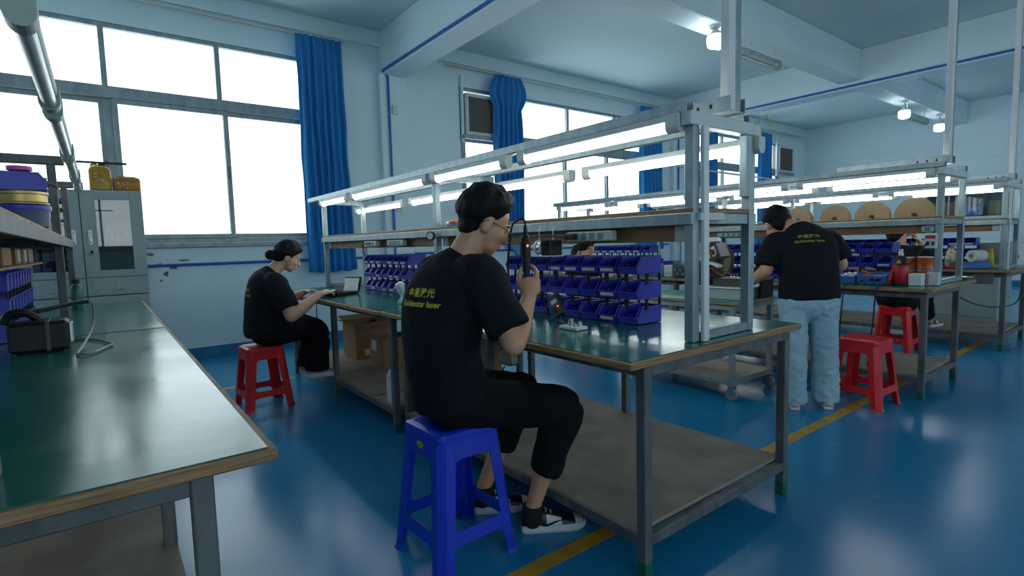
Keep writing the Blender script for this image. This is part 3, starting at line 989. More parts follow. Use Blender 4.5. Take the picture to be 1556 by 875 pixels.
def stack(x, y0, ncol, nrow, where, group, pitch=.1245, skip=(), z0=TT + .001, strips=.15, seed=0):
    rnd = random.Random(seed)
    for r_ in range(nrow):
        for c in range(ncol):
            if (r_, c) in skip: continue
            f = rnd.choice([None, None, 'screws', 'wood', 'white', 'brown', 'screws'])
            put_bin(x + rnd.uniform(-.003, .003), y0 + pitch * c, z0 + BP * r_, R(rnd.uniform(-.8, .8)),
                    'blue bin, %s row, %s, %s' % (ROWW[r_], ('nearest' if c == 0 else COLW[c] + ' from near end'), where), group, rnd.random() < strips, f, None, r_ == nrow - 1)
stack(2.02, 1.645, 8, 3, 'beside the foreground man', 'blue bins beside the foreground man', seed=3)
stack(2.02, 3.96, 7, 3, 'on the seated woman\'s bench', 'blue bins in front of the seated woman', seed=4, strips=.6)
stack(5.07, 1.60, 8, 3, 'behind the orange cans', 'blue bins on the orange can bench', seed=5, strips=.5)
stack(5.07, 2.62, 5, 3, 'behind the machine on the cart', 'blue bins behind the machine', seed=8, strips=.5)
stack(5.07, 3.98, 8, 3, 'beside the back-bench woman', 'blue bins at the back', seed=6, strips=.7)
stack(7.42, 1.58, 4, 3, 'at the farthest bench\'s end', 'blue bins on the farthest bench', seed=7, strips=.5)
stack(7.42, 2.15, 8, 3, 'along the farthest bench', 'blue bins along the farthest bench', seed=9, strips=.5)
for i, y in enumerate((3.42, 3.55, 3.68, 3.81)):
    put_bin(4.93, y, TT + .001 + .03 * i, R(-8), 'blue parts bin, %s of four propped before the black radio' % COLW[i], 'propped bins by the radio', top=True)
# bins on the left bench, seen from behind
for r_ in range(3):
    for c in range(9):
        put_bin(-.43, 3.36 + .128 * c, TT + .001 + BP * r_, R(1), 'blue bin, %s row, %s, on the left bench' % (ROWW[r_], 'nearest' if c == 0 else COLW[c] + ' from near end'), 'blue bins on the left bench', top=r_ == 2)
put_bin(-.235, 2.95, 1.311 + .148, R(184), 'blue bin lying on the gold tin on the left shelf', 'blue bins on the left shelf', scale=(.9, 1.15, .9), top=True)

# ------------------------------------------------------------------ grey cabinet
def cabinet():
    x0, x1, y0, y1, z1 = -.60, .36, 6.36, 6.80, 1.79
    t = thing('glass_door_cabinet', 'grey steel cabinet with two glass doors standing under the left window', 'cabinet', ((x0 + x1) / 2, 6.58, 0))
    m = MB()
    m.box(x0, x0 + .015, y0 + .02, y1, .02, z1, .003); m.box(x1 - .015, x1, y0 + .02, y1, .02, z1, .003)
    m.box(x0 + .015, x1 - .015, y0 + .02, y1, z1 - .02, z1, .003); m.box(x0 + .015, x1 - .015, y1 - .015, y1, .02, z1 - .02)
    m.box(x0 + .015, x1 - .015, y0 + .02, y1 - .015, .02, .06); m.box(x0 + .015, x1 - .015, y0 + .02, y1 - .015, .965, .98)
    m.box(x0 + .01, x1 - .01, y0 + .03, y1 - .01, 0, .02)
    m.build('body', M['cab'], t)
    MB().box(x0 + .015, x1 - .015, y0 + .05, y1 - .016, 1.33, 1.345).build('inner_shelf', M['cab'], t)
    mid = -.12
    for (a, b, hx, inn) in ((x0 + .004, mid - .003, mid - .06, -1), (mid + .003, x1 - .004, mid + .06, 1)):
        ga, gb = a + .11, b - .10
        d = MB()
        gz0, gz1 = 1.04, 1.70
        d.box(a, ga, y0, y0 + .02, .975, z1 - .004, .003); d.box(gb, b, y0, y0 + .02, .975, z1 - .004, .003)
        d.box(ga, gb, y0, y0 + .02, .975, gz0, .003); d.box(ga, gb, y0, y0 + .02, gz1, z1 - .004, .003)
        do = d.build('glass_door', M['cab'], t)
        MB().box(ga, gb, y0 + .008, y0 + .012, gz0, gz1).build('pane', M['cabglass'], do)
        h = MB()
        h.tube([(hx, y0 - .002, 1.30), (hx, y0 - .022, 1.31), (hx, y0 - .022, 1.39), (hx, y0 - .002, 1.40)], .007, 8)
        h.box(hx - .014, hx + .014, y0 - .003, y0, 1.285, 1.415, .001)
        h.build('handle', M['metal'], do)
        if inn > 0:
            k = MB()
            k.cyl((hx, y0, 1.215), (hx, y0 - .008, 1.215), .012)
            k.box(hx - .004, hx + .004, y0 - .03, y0 - .008, 1.185, 1.220, .002)
            k.build('key', M['black'], do)
        dr = MB().box(a, b, y0, y0 + .02, .80, .965, .004).build('drawer', M['cab'], t)
        MB().box(a + .03, b - .03, y0 - .0035, y0, .815, .950, .002).build('drawer_panel', M['cab'], dr)
        c = (a + b) / 2
        MB().tube([(c - .035, y0 - .003, .86), (c - .035, y0 - .022, .86), (c + .035, y0 - .022, .86), (c + .035, y0 - .003, .86)], .006, 8).build('handle', M['metal'], dr)
        MB().cyl((c, y0 - .003, .905), (c, y0 - .008, .905), .008).build('lock', M['metal'], dr)
        dd = MB().box(a, b, y0, y0 + .02, .03, .793, .004).build('lower_door', M['cab'], t)
        MB().box(hx - .012, hx + .012, y0 - .012, y0, .52, .60, .003).build('handle', M['metal'], dd)
cabinet()
def bottle(name, c, h, r, mt, cap, label, cat='bottle', neck=.4, group=None):
    t = thing(name, label, cat, c, group=group)
    MB().lathe([(r * .92, 0), (r, .006), (r, h * .68), (r * .8, h * .76), (r * neck, h * .82), (r * neck, h * .86)], c, n=16).build('body', M[mt], t, smooth=True)
    MB().lathe([(r * neck + .003, h * .85), (r * neck + .003, h * .98), (r * neck * .8, h)], c, n=14).build('cap', M[cap], t, smooth=True)
    return t
bottle('small_bottle', (.08, 6.6, 1.346), .10, .025, 'green', 'white', 'green bottle inside the grey cabinet')
for i, (x, mt, lb) in enumerate(((-.02, 'grey_box', 'dark jar left of the green bottle inside the cabinet'), (.15, 'black', 'black jar right of the green bottle inside the cabinet'), (.22, 'brass', 'brown jar at the right inside the cabinet'))):
    bottle('jar', (x, 6.6, 1.346), .085, .03, mt, 'black', lb, 'jar', .8)
tag(MB().box(-.45, -.28, 6.5, 6.65, 1.346, 1.40, .004).build('red_carton', M['red']), 'red carton behind the left glass door of the cabinet', 'box')
tag(MB().box(-.25, -.19, 6.5, 6.65, 1.346, 1.40, .004).build('red_carton', M['red']), 'narrower red carton beside the cabinet door edge', 'box')
tag(MB().box(-.02, .28, 6.48, 6.76, .981, 1.26, .004).build('dark_crate', M['grey_box']), 'dark crate on the bottom shelf inside the cabinet', 'crate')
# jerrycans on the cabinet
def rbox_loft(x0, x1, y0, y1, zs, n=5):
    """zs: list of (z, inset, radius)"""
    rings = []
    for (z, ins, r) in zs:
        a, b, c, d = x0 + ins, x1 - ins, y0 + ins, y1 - ins
        pts = []
        for (cx, cy, s) in ((b - r, d - r, 0), (a + r, d - r, 90), (a + r, c + r, 180), (b - r, c + r, 270)):
            for k in range(n + 1):
                an = R(s + 90 * k / n)
                pts.append(Vector((cx + r * math.cos(an), cy + r * math.sin(an), z)))
        rings.append(pts)
    return MB().loft(rings)
t = thing('jerrycan', 'tall amber jerrycan with dark cap on top of the grey cabinet', 'jerrycan', (.05, 6.52, 1.791))
z = 1.791
rbox_loft(-.035, .135, 6.42, 6.62, [(z, .012, .03), (z + .01, 0, .03), (z + .19, 0, .03), (z + .22, .012, .04), (z + .235, .03, .04)]).build('body', M['jug'], t, smooth=True)
MB().lathe([(.03, 0), (.032, .01), (.032, .025), (.027, .03)], (.075, 6.52, z + .233), n=16).build('cap', M['black'], t, smooth=True)
MB().tube([(-.01, 6.52, z + .225), (-.005, 6.52, z + .25), (.03, 6.52, z + .252), (.04, 6.52, z + .23)], .010, 8, 4).build('handle', M['jug'], t, smooth=True)
def flakes(m, x0, x1, z0, z1, y, n, seed, parent, name='label_scrap'):
    rnd = random.Random(seed)
    for k in range(n):
        cx, cz = rnd.uniform(x0, x1), rnd.uniform(z0, z1)
        s_ = rnd.uniform(.004, .012)
        MB().prism([(cx + s_ * rnd.uniform(.5, 1) * math.cos(a), y, cz + s_ * rnd.uniform(.4, .9) * math.sin(a)) for a in [R(60 * i) for i in range(6)]], (0, -.0012, 0)).build(name, M['paper'], parent)
flakes(None, .0, .10, z + .07, z + .17, 6.4195, 9, 1, t)
t = thing('canister', 'low orange canister lying beside the tall amber jerrycan on the cabinet', 'canister', (.255, 6.52, 1.791))
rbox_loft(.145, .365, 6.43, 6.61, [(z, .010, .03), (z + .012, 0, .03), (z + .115, 0, .03), (z + .13, .008, .035), (z + .138, .02, .035)]).build('body', M['jug2'], t, smooth=True)
MB().box(.18, .33, 6.50, 6.54, z + .135, z + .150, .005).build('carry_strip', M['black'], t)
flakes(None, .17, .26, z + .03, z + .09, 6.4295, 10, 2, t)

# ------------------------------------------------------------------ left bench and shelf
sz = 1.311
t = thing('plastic_tub', 'blue grey round tub under the gold tin on the left shelf', 'tub', (-.235, 2.95, sz))
MB().lathe([(.070, 0), (.078, .004), (.084, .075), (.086, .088), (.083, .09)], (-.235, 2.95, sz), n=24).build('body', mat('blue_grey_tub', (.05, .10, .17), .4), t, smooth=True)
MB().lathe([(.088, .070), (.089, .078), (.089, .086), (.086, .089)], (-.235, 2.95, sz), n=24).build('rim', M['blue_bin'], t, smooth=True)
t = thing('gold_tin', 'round gold tin between blue bin and tub on the left shelf', 'tin', (-.235, 2.95, sz + .091))
MB().lathe([(.080, 0), (.084, .003), (.084, .008), (.078, .012), (.078, .04), (.083, .043), (.083, .052), (.078, .055)], (-.235, 2.95, sz + .091), n=28).build('body', M['brass'], t, smooth=True)
MB().lathe([(.0835, .006), (.0845, .004), (.0845, .0)], (-.235, 2.95, sz + .094), n=28).build('rim', M['brass'], t, smooth=True)
t = thing('open_carton', 'open cardboard carton standing behind the stacked tins on the left shelf', 'carton', (-.265, 3.52, sz))
def carton(t, x0, x1, y0, y1, z0, z1, flaps=True, mt='card'):
    th = .005
    m = MB()
    m.box(x0, x1, y0, y1, z0, z0 + th); m.box(x0, x0 + th, y0, y1, z0 + th, z1); m.box(x1 - th, x1, y0, y1, z0 + th, z1)
    m.box(x0 + th, x1 - th, y0, y0 + th, z0 + th, z1); m.box(x0 + th, x1 - th, y1 - th, y1, z0 + th, z1)
    m.build('walls', M[mt], t)
    if flaps:
        L = (x1 - x0) * .4
        for (p, q, d) in (((x0, y0, z1), (x1, y0, z1), (0, -L, -.02)), ((x0, y1, z1), (x1, y1, z1), (0, L, .03)), ((x0, y0, z1), (x0, y1, z1), (-L * .8, 0, .03)), ((x1, y0, z1), (x1, y1, z1), (L * .8, 0, -.03))):
            p, q, d = Vector(p), Vector(q), Vector(d)
            n = (q - p).cross(d).normalized() * .004
            m = MB().prism([p, q, q + d, p + d], n)
            m.build('flap', M[mt], t)
carton(t, -.34, -.19, 3.42, 3.62, sz, sz + .25)
bottle('spray_bottle', (-.22, 4.35, sz), .11, .028, 'white', 'blue_bin2', 'white bottle with blue nozzle at the end of the left shelf', 'bottle')
t = thing('tape_roll', 'pink roll of tape lying on the blue bin of the left shelf', 'tape', (-.235, 2.95, sz + .2305))
MB().lathe([(.022, 0), (.04, 0), (.04, .016), (.022, .016), (.022, .002)], (-.235, 2.95, sz + .2305), n=18).build('body', M['pink'], t, smooth=True)
# hanging tray with small cartons under the shelf
MB().box(-.52, -.26, 2.2, 4.0, 1.150, 1.160, .002).build('under_tray', M['card'], R1)
for y in (2.25, 3.95):
    MB().box(-.50, -.49, y - .01, y + .01, 1.16, 1.25).build('tray_hanger', M['steel_dark'], R1)
    MB().box(-.29, -.28, y - .01, y + .01, 1.16, 1.25).build('tray_hanger', M['steel_dark'], R1)
for i, (y, w, mt, lb) in enumerate(((2.75, .25, 'card', 'tan carton in the tray under the left shelf, nearest'), (3.15, .2, 'kraft', 'small carton with pale label under the left shelf, second from the near end'), (3.42, .18, 'kraft', 'small carton with pale label under the left shelf, third from the near end'), (3.7, .2, 'board', 'small brown carton under the left shelf, farthest'))):
    t = thing('small_carton', lb, 'carton', (-.36, y + w / 2, 1.1605))
    MB().box(-.43, -.29, y, y + w, 1.1605, 1.232, .003).build('body', M[mt], t)
    if i in (1, 2): MB().box(-.290, -.2885, y + .06, y + .12, 1.172, 1.225).build('sticker', M['label'], t)
# power unit with handle strap and cable
t = thing('power_unit', 'black box-shaped power unit with strap on the left bench', 'power unit', (-.235, 2.93, TT))
MB().box(-.315, -.125, 2.85, 3.0, TT + .004, TT + .125, .012).build('body', M['black'], t)
for (x, y) in ((-.30, 2.86), (-.14, 2.86), (-.30, 2.99), (-.14, 2.99)):
    MB().cyl((x, y, TT - .001), (x, y, TT + .006), .010).build('rubber_foot', M['rubber'], t)
MB().box(-.20, -.185, 2.846, 3.004, TT + .005, TT + .1265, .002).build('tape_band', M['grey_box'], t)
MB().tube([(-.33, 2.93, TT + .12), (-.31, 2.93, TT + .155), (-.26, 2.93, TT + .162), (-.22, 2.94, TT + .125)], .016, 8, 5).build('handle', M['black'], t, smooth=True)
MB().tube([(-.30, 2.96, TT + .145), (-.20, 3.05, TT + .16), (-.10, 3.17, TT + .172), (-.065, 3.20, TT + .170)], .010, 8, 6).build('strap', M['black'], t, smooth=True)
MB().box(-.125, -.115, 2.88, 2.97, TT + .03, TT + .11, .002).build('side_plate', M['metal'], t)
tag(MB().tube([(-.065, 3.20, TT + .172), (-.045, 3.20, TT + .15), (-.05, 3.10, TT + .07), (-.08, 2.86, TT + .02), (-.10, 2.70, TT + .006), (-.085, 2.645, TT + .006), (-.05, 2.66, TT + .006), (.0, 2.80, TT + .006), (.01, 2.86, TT + .006), (-.05, 3.06, TT + .006), (-.12, 3.14, TT + .006), (-.16, 3.06, TT + .02)], .0048, 8, 8).build('grey_cable', mat('grey_cable', (.16, .18, .18), .4), smooth=True), 'grey cable looping on the left bench beside the power unit', 'cable')
bottle('water_bottle', (-.155, 4.95, TT), .215, .036, 'teal', 'black', 'teal water bottle with black cap at the far end of the left row', 'bottle', .55)

# ------------------------------------------------------------------ under and on the middle benches
def power_strip(y0, y1, n, label, rackx=1.74):
    t = thing('power_strip', label, 'power strip', (rackx, (y0 + y1) / 2, 1.19))
    x = rackx + .03
    MB().box(x - .038, x - .0005, y0, y1, 1.196, 1.240, .005).build('case', M['cream'], t)
    for k in range(n):
        y = y0 + .04 + (y1 - y0 - .08) * (k + .5) / n
        MB().box(x - .040, x - .0375, y - .016, y + .016, 1.203, 1.233, .002).build('socket', M['socket_blue'], t)
    return t
p = power_strip(1.56, 1.84, 4, 'cream power strip with plug under the shelf above the foreground bins')
MB().box(1.695, 1.731, 1.76, 1.82, 1.205, 1.232, .006).build('plug', M['black'], p)
MB().tube([(1.70, 1.80, 1.215), (1.66, 1.86, 1.225), (1.69, 2.05, 1.225)], .004, 6, 4).build('plug_cord', M['black'], p)
power_strip(3.55, 3.82, 4, 'cream power strip under the shelf, nearer one above the seated woman\'s bench')
p = power_strip(4.02, 4.26, 3, 'cream power strip under the shelf, farther one above the seated woman\'s bench')
MB().tube([(1.735, 4.12, 1.22), (1.71, 4.16, 1.225), (1.71, 4.24, 1.20), (1.74, 4.28, 1.12)], .004, 6, 4).build('plug_cord', M['black'], p)
power_strip(2.10, 2.40, 4, 'cream power strip under the reel shelf above the standing man', 4.88)
power_strip(1.25, 1.33, 1, 'small cream socket under the near end of the reel shelf', 4.88)
power_strip(2.7, 3.0, 4, 'cream power strip under the reel shelf behind the standing man', 4.88)
# solder spool holder hanging from the shelf
t = thing('spool_holder', 'white wire spool on a black bracket hanging under the shelf', 'spool holder', (1.70, 1.93, 1.128))
MB().box(1.655, 1.735, 1.86, 2.02, 1.128, 1.134, .001).build('plate', M['metal'], t)
MB().box(1.66, 1.73, 1.868, 1.878, 1.134, 1.205, .002).build('side_bracket', M['black'], t)
MB().box(1.66, 1.73, 1.93, 1.94, 1.134, 1.205, .002).build('side_bracket', M['black'], t)
sp = MB().lathe([(.012, -.005), (.034, -.005), (.034, 0), (.016, .004), (.016, .034), (.034, .038), (.034, .043), (.012, .043)], (1.685, 1.945, 1.172), (0, 1, 0), 20).build('spool', M['white'], t, smooth=True)
MB().lathe([(.0165, .004), (.027, .008), (.027, .030), (.0165, .034)], (1.685, 1.945, 1.172), (0, 1, 0), 18).build('solder_wire', M['metal'], sp, smooth=True)
for y in (1.885, 1.985):
    MB().tube([(1.69, y, 1.134), (1.69, y, 1.25), (1.70, y, 1.275)], .0018, 5).build('hanging_string', M['paper'], t)
MB().tube([(1.685, 1.985, 1.155), (1.68, 2.05, 1.0), (1.72, 2.09, .86), (1.74, 2.12, .812)], .003, 6, 6).build('lead_wire', M['grey_box'], t)
MB().tube([(1.70, 1.905, 1.13), (1.71, 1.95, 1.0), (1.73, 2.0, .88), (1.75, 2.02, .812)], .003, 6, 6).build('lead_wire', M['grey_box'], t)
# leaning meter
t = thing('driver_controller', 'dark grey controller box with white label and red light leaning on bins', 'controller', (1.80, 2.0, TT))
mm = Matrix.Rotation(R(18), 3, 'Z') @ Matrix.Rotation(R(-32), 3, 'X') @ Matrix.Rotation(R(14), 3, 'Y')
c = Vector((1.815, 2.005, TT + .070))
MB().xbox(c, (.032, .066, .118), mm, .006).build('case', M['grey_box'], t)
MB().xbox(c + mm @ Vector((-.0165, 0, .020)), (.001, .034, .022), mm).build('label_sticker', M['paper'], t)
MB().xbox(c + mm @ Vector((-.017, -.014, -.012)), (.003, .008, .006), mm, .001).build('indicator', M['red_led'], t)
k = MB(); k.cyl(c + mm @ Vector((-.015, .012, -.025)), c + mm @ Vector((-.020, .012, -.025)), .011); k.build('knob', M['black'], t)
# machined part on a white plate
t = thing('machined_part', 'small metal part on a white plate on the bench top', 'metal part', (1.67, 1.72, TT))
MB().box(1.63, 1.70, 1.675, 1.79, TT + .0005, TT + .014, .002).build('plate', M['white'], t)
for (x, y, r, h) in ((1.665, 1.745, .016, .03), (1.675, 1.70, .012, .022), (1.645, 1.70, .008, .016)):
    MB().lathe([(r, 0), (r, h * .6), (r * .7, h * .65), (r * .7, h)], (x, y, TT + .014), n=14).build('stud', M['metal'], t, smooth=True)
tag(MB().lathe([(.006, 0), (.008, .003), (.008, .010), (.004, .014)], (1.80, 1.66, TT), n=12).build('loose_nut', M['metal'], smooth=True), 'tiny loose metal nut on the bench below the bins', 'nut')
# pliers on the rack shelf
def pliers(x, y, z, rz, mt, label):
    t = thing('pliers', label, 'pliers', (x, y, z), rz)
    for s_ in (-1, 1):
        MB().tube([(.0, 0, .009), (.03, s_ * .010, .009), (.07, s_ * .022, .009), (.125, s_ * .018, .009)], .0085, 8, 4).build('grip', M[mt], t, smooth=True, local=True)
    MB().prism([(.01, -.014, .004), (.01, .014, .004), (-.05, .004, .004), (-.05, -.004, .004)], (0, 0, .010)).build('jaws', M['metal'], t, local=True)
pliers(1.80, 3.03, 1.311, R(-80), 'blue_bin2', 'blue-handled pliers lying lowest on the shelf behind the man')
pliers(1.815, 3.02, 1.331, R(-95), 'orange_grip', 'orange-handled pliers lying on top on the shelf behind the man')
pliers(1.86, 3.00, 1.311, R(-70), 'blue_bin2', 'second blue-handled pliers at the back on the shelf behind the man')
pliers(1.92, 3.04, 1.311, R(-75), 'red', 'red-handled pliers at the far side on the shelf behind the man')
t = thing('round_dial', 'round black dial clipped to the middle rack post', 'dial', (1.715, 3.075, 1.26))
MB().cyl((1.712, 3.080, 1.255), (1.692, 3.070, 1.255), .030, n=22).build('body', M['grey_box'], t, smooth=True)
MB().cyl((1.692, 3.070, 1.255), (1.690, 3.069, 1.255), .022, n=22).build('face', M['label'], t, smooth=True)
# pale plastic bag slumped by the second bin stack
rings = []
for (zz, r, ox) in ((0, .020, 0), (.004, .026, 0), (.03, .016, .004), (.05, .011, .006), (.07, .018, .004), (.11, .030, -.002), (.135, .030, -.004), (.15, .012, 0)):
    rings.append([Vector((1.60 + ox + r * (1 + .25 * math.sin(3 * a)) * math.cos(a), 3.33 + r * 1.1 * math.sin(a), TT + zz)) for a in [2 * math.pi * k / 14 for k in range(14)]])
tag(MB().loft(rings).build('plastic_bag', M['bag'], smooth='all'), 'pale crumpled plastic bag in front of the far bin stack', 'bag')
# tool case in front of the seated woman
t = thing('tool_case', 'open black tool case with white lining on the woman\'s bench', 'case', (1.58, 4.36, TT))
mz = Matrix.Rotation(R(28), 3, 'Z')
cc = Vector((1.56, 4.38, TT))
MB().xbox(cc + Vector((0, 0, .012)), (.24, .17, .022), mz, .004).build('base', M['black'], t)
MB().xbox(cc + mz @ Vector((0, 0, .024)), (.21, .14, .004), mz, .001).build('tray_insert', M['grey_box'], t)
ml = mz @ Matrix.Rotation(R(18), 3, 'Y')
MB().xbox(cc + mz @ Vector((.145, 0, .075)), (.016, .17, .13), ml, .003).build('lid', M['black'], t)
MB().xbox(cc + mz @ Vector((.131, 0, .074)), (.004, .15, .11), ml, .001).build('lid_lining', M['paper'], t)
MB().xbox(cc + mz @ Vector((-.06, -.04, .034)), (.06, .025, .014), mz, .003).build('red_tool', M['red'], t)
m = MB()
m.tube([(1.43, 4.36, TT + .01), (1.40, 4.33, TT + .012), (1.345, 4.28, TT + .012), (1.318, 4.26, TT - .02), (1.315, 4.26, .45), (1.32, 4.25, .30)], .0035, 6, 6)
tag(m.build('black_cable', M['black'], smooth=True), 'black cable hanging over the bench edge before the seated woman', 'cable')
# cartons under the benches
zs_ = .171
t = thing('open_carton', 'open cardboard carton with bent flap under the seated woman\'s bench', 'carton', (1.92, 4.85, zs_)); carton(t, 1.78, 2.10, 4.68, 5.0, zs_, .50)
MB().box(1.86, 1.91, 4.6785, 4.6795, .20, .26).build('sticker', M['paper'], t)
t = thing('open_carton', 'smaller cardboard carton with white label under the seated woman\'s bench', 'carton', (1.96, 4.32, zs_)); carton(t, 1.82, 2.12, 4.18, 4.46, zs_, .42, False)
MB().box(1.8185, 1.8195, 4.32, 4.42, .30, .39).build('sticker', M['paper'], t)
t = thing('tall_carton', 'tall taped cardboard carton standing under the joint of the benches', 'carton', (1.64, 2.80, zs_))
MB().box(1.50, 1.86, 2.55, 2.94, zs_, .66, .004).build('body', M['card'], t)
MB().box(1.4985, 1.4998, 2.72, 2.78, zs_, .66).build('tape', M['tape'], t)
MB().box(1.50, 1.86, 2.9402, 2.9412, .44, .50).build('tape', M['tape'], t)
t = thing('white_carton', 'narrow white carton standing on the lower shelf beside the bench leg', 'carton', (1.45, 3.24, zs_))
MB().box(1.435, 1.50, 3.205, 3.27, zs_, .355, .003).build('body', M['paper'], t)
MB().prism([(1.435, 3.205, .355), (1.50, 3.205, .355), (1.48, 3.215, .385), (1.455, 3.215, .385)], (0, .055, 0)).build('folded_top', M['paper'], t)
tag(MB().box(1.42, 1.90, 3.45, 4.12, zs_, zs_ + .012, .002).build('loose_board', M['board']), 'loose brown board lying on the lower shelf near the seated woman', 'board')
# tape-wrapped cable block hanging below the bench edge by the man's elbow
t = thing('cable_block', 'tape-wrapped block hanging under the bench edge by the man', 'junction block', (1.45, 1.93, .64))
MB().box(1.412, 1.468, 1.88, 1.97, .645, .7265, .012).build('body', M['foil'], t)
MB().tube([(1.42, 1.93, .64), (1.40, 1.95, .58), (1.41, 2.0, .48), (1.43, 2.03, .40)], .004, 6, 5).build('cord', M['black'], t)

# ------------------------------------------------------------------ trolley and machine
def trolley():
    x0, x1, y0, y1 = 3.58, 4.16, 2.07, 3.02
    t = thing('trolley', 'grey steel trolley with green top on castors behind the middle bench', 'trolley', ((x0 + x1) / 2, (y0 + y1) / 2, 0))
    MB().box(x0 - .02, x1 + .02, y0 - .02, y1 + .02, .705, .722, .003).build('top_board', M['ply'], t)
    MB().box(x0 - .015, x1 + .015, y0 - .015, y1 + .015, .7222, .7255, .001).build('top_mat', M['green_mat'], t)
    for x in (x0 + .02, x1 - .02):
        for y in (y0 + .02, y1 - .02):
            MB().box(x - .0185, x + .0185, y - .0185, y + .0185, .1155, .6645, .003).build('leg', M['cart'], t)
            k = MB()
            k.box(x - .03, x + .03, y - .03, y + .03, .109, .115, .001)
            k.box(x - .022, x - .017, y - .02, y + .02, .04, .109); k.box(x + .017, x + .022, y - .02, y + .02, .04, .109)
            ko = k.build('castor', M['metal'], t)
            MB().lathe([(.02, -.014), (.044, -.013), (.048, -.008), (.048, .008), (.044, .013), (.02, .014)], (x, y, .0482), (1, 0, 0), 20).build('wheel', M['wheel'], ko, smooth=True)
    for (a, b, c, d) in ((x0, x1, y0, y0 + .036), (x0, x1, y1 - .036, y1), (x0, x0 + .036, y0 + .036, y1 - .036), (x1 - .036, x1, y0 + .036, y1 - .036)):
        MB().box(a, b, c, d, .665, .705, .002).build('top_frame', M['cart'], t)
        MB().box(a, b, c, d, .115, .15, .002).build('lower_frame', M['cart'], t)
    MB().box(x0 + .002, x1 - .002, y0 + .002, y1 - .002, .150, .158, .001).build('lower_shelf', M['board'], t)
trolley()
tz = .7257
t = thing('laser_assembly', 'half-built machine of black and white boxes with wires on the trolley', 'machine', (3.90, 2.42, tz))
MB().box(3.72, 4.10, 2.10, 2.52, tz, tz + .085, .004).build('base_box', M['cab'], t)
MB().box(3.70, 4.12, 2.08, 2.53, tz + .085, tz + .095, .002).build('base_lid', M['white'], t)
MB().box(3.76, 4.0, 2.40, 2.51, tz + .095, tz + .30, .006).build('column', M['black'], t)
mt_ = Matrix.Rotation(R(-24), 3, 'X')
MB().xbox((3.80, 2.455, tz + .33), (.14, .012, .19), mt_, .003).build('side_plate', M['white'], t)
MB().xbox((3.86, 2.38, tz + .35), (.14, .12, .12), mt_, .004).build('optics_block', M['grey_box'], t)
for k_, (dy_, dz_, sy_, sz_, q_) in enumerate(((-.03, .03, .03, .02, 'white'), (.01, .035, .02, .03, 'metal'), (.03, -.02, .025, .03, 'white'), (-.02, -.03, .035, .02, 'brass'), (-.005, .0, .02, .015, 'copper'), (.035, .02, .012, .03, 'cab'), (-.042, .0, .012, .05, 'metal'))):
    MB().xbox(Vector((3.785, 2.38, tz + .35)) + mt_ @ Vector((0, dy_, dz_)), (.02, sy_, sz_), mt_, .002).build('component', M[q_], t)
MB().xbox((3.82, 2.41, tz + .435), (.14, .10, .035), mt_, .003).build('top_tray', M['white'], t)
MB().xbox((3.80, 2.35, tz + .26), (.06, .09, .02), Matrix.Rotation(R(20), 3, 'X'), .002).build('guide_plate', M['paper'], t)
MB().box(3.78, 3.98, 2.13, 2.36, tz + .096, tz + .15, .004).build('driver_box', M['grey_box'], t)
MB().box(3.79, 3.95, 2.15, 2.3, tz + .151, tz + .162, .002).build('cover_plate', M['metal'], t)
for k in range(9):
    y = 2.14 + .028 * k
    MB().tube([(3.80, 2.40 - .01 * k, tz + .24), (3.77 - .004 * k, y + .06, tz + .20 + .01 * (k % 3)), (3.79, y, tz + .165)], .0035, 6, 5).build('wire', M['copper'] if k % 3 else M['black'], t)
t = thing('monitor_box', 'black box standing on the trolley end next to the standing man\'s hand', 'box', (3.95, 2.0, tz))
MB().box(3.94, 4.12, 2.055, 2.075, tz, tz + .16, .004).build('panel', M['black'], t)
MB().box(3.95, 4.11, 2.0545, 2.0555, tz + .14, tz + .15).build('edge_strip', M['metal'], t)
# bench behind: radio, white box, bottles, kraft reel
t = thing('bench_radio', 'black bench power supply with knobs on the back bench', 'power supply', (4.66, 3.20, TT))
MB().box(4.56, 4.74, 3.08, 3.30, TT + .001, TT + .125, .006).build('case', M['grey_box'], t)
for k in range(6):
    MB().cyl((4.56, 3.11 + .03 * k, TT + .04 + .035 * (k % 2)), (4.548, 3.11 + .03 * k, TT + .04 + .035 * (k % 2)), .010, n=10).build('knob', M['metal'], t)
t = thing('white_carton', 'white box beside the black power supply on the back bench', 'carton', (4.70, 3.42, TT))
MB().box(4.65, 4.75, 3.37, 3.47, TT + .001, TT + .115, .004).build('body', M['paper'], t)
MB().box(4.6485, 4.6498, 3.38, 3.46, TT + .025, TT + .033).build('print_band', M['blue_bin2'], t)
for i, y in enumerate((3.53, 3.60)):
    bottle('glue_bottle', (4.70, y, TT), .13, .026, 'blue_bin2', 'orange_grip', ['blue bottle with orange cap nearest the white box on the back bench', 'blue bottle with orange cap second from the white box on the back bench'][i], neck=.5)
t = thing('paper_reel', 'large kraft paper reel standing behind the machine on the trolley', 'reel', (4.66, 2.90, TT))
MB().lathe([(.17, 0), (.17, .008), (.05, .009), (.05, .05), (.17, .051), (.17, .059)], (4.63, 2.88, TT + .171), (1, 0, 0), 36).build('flanges', M['kraft'], t, smooth=True)
MB().lathe([(.025, -.004), (.025, .066)], (4.63, 2.88, TT + .171), (1, 0, 0), 16).build('hub', M['black'], t, smooth=True)
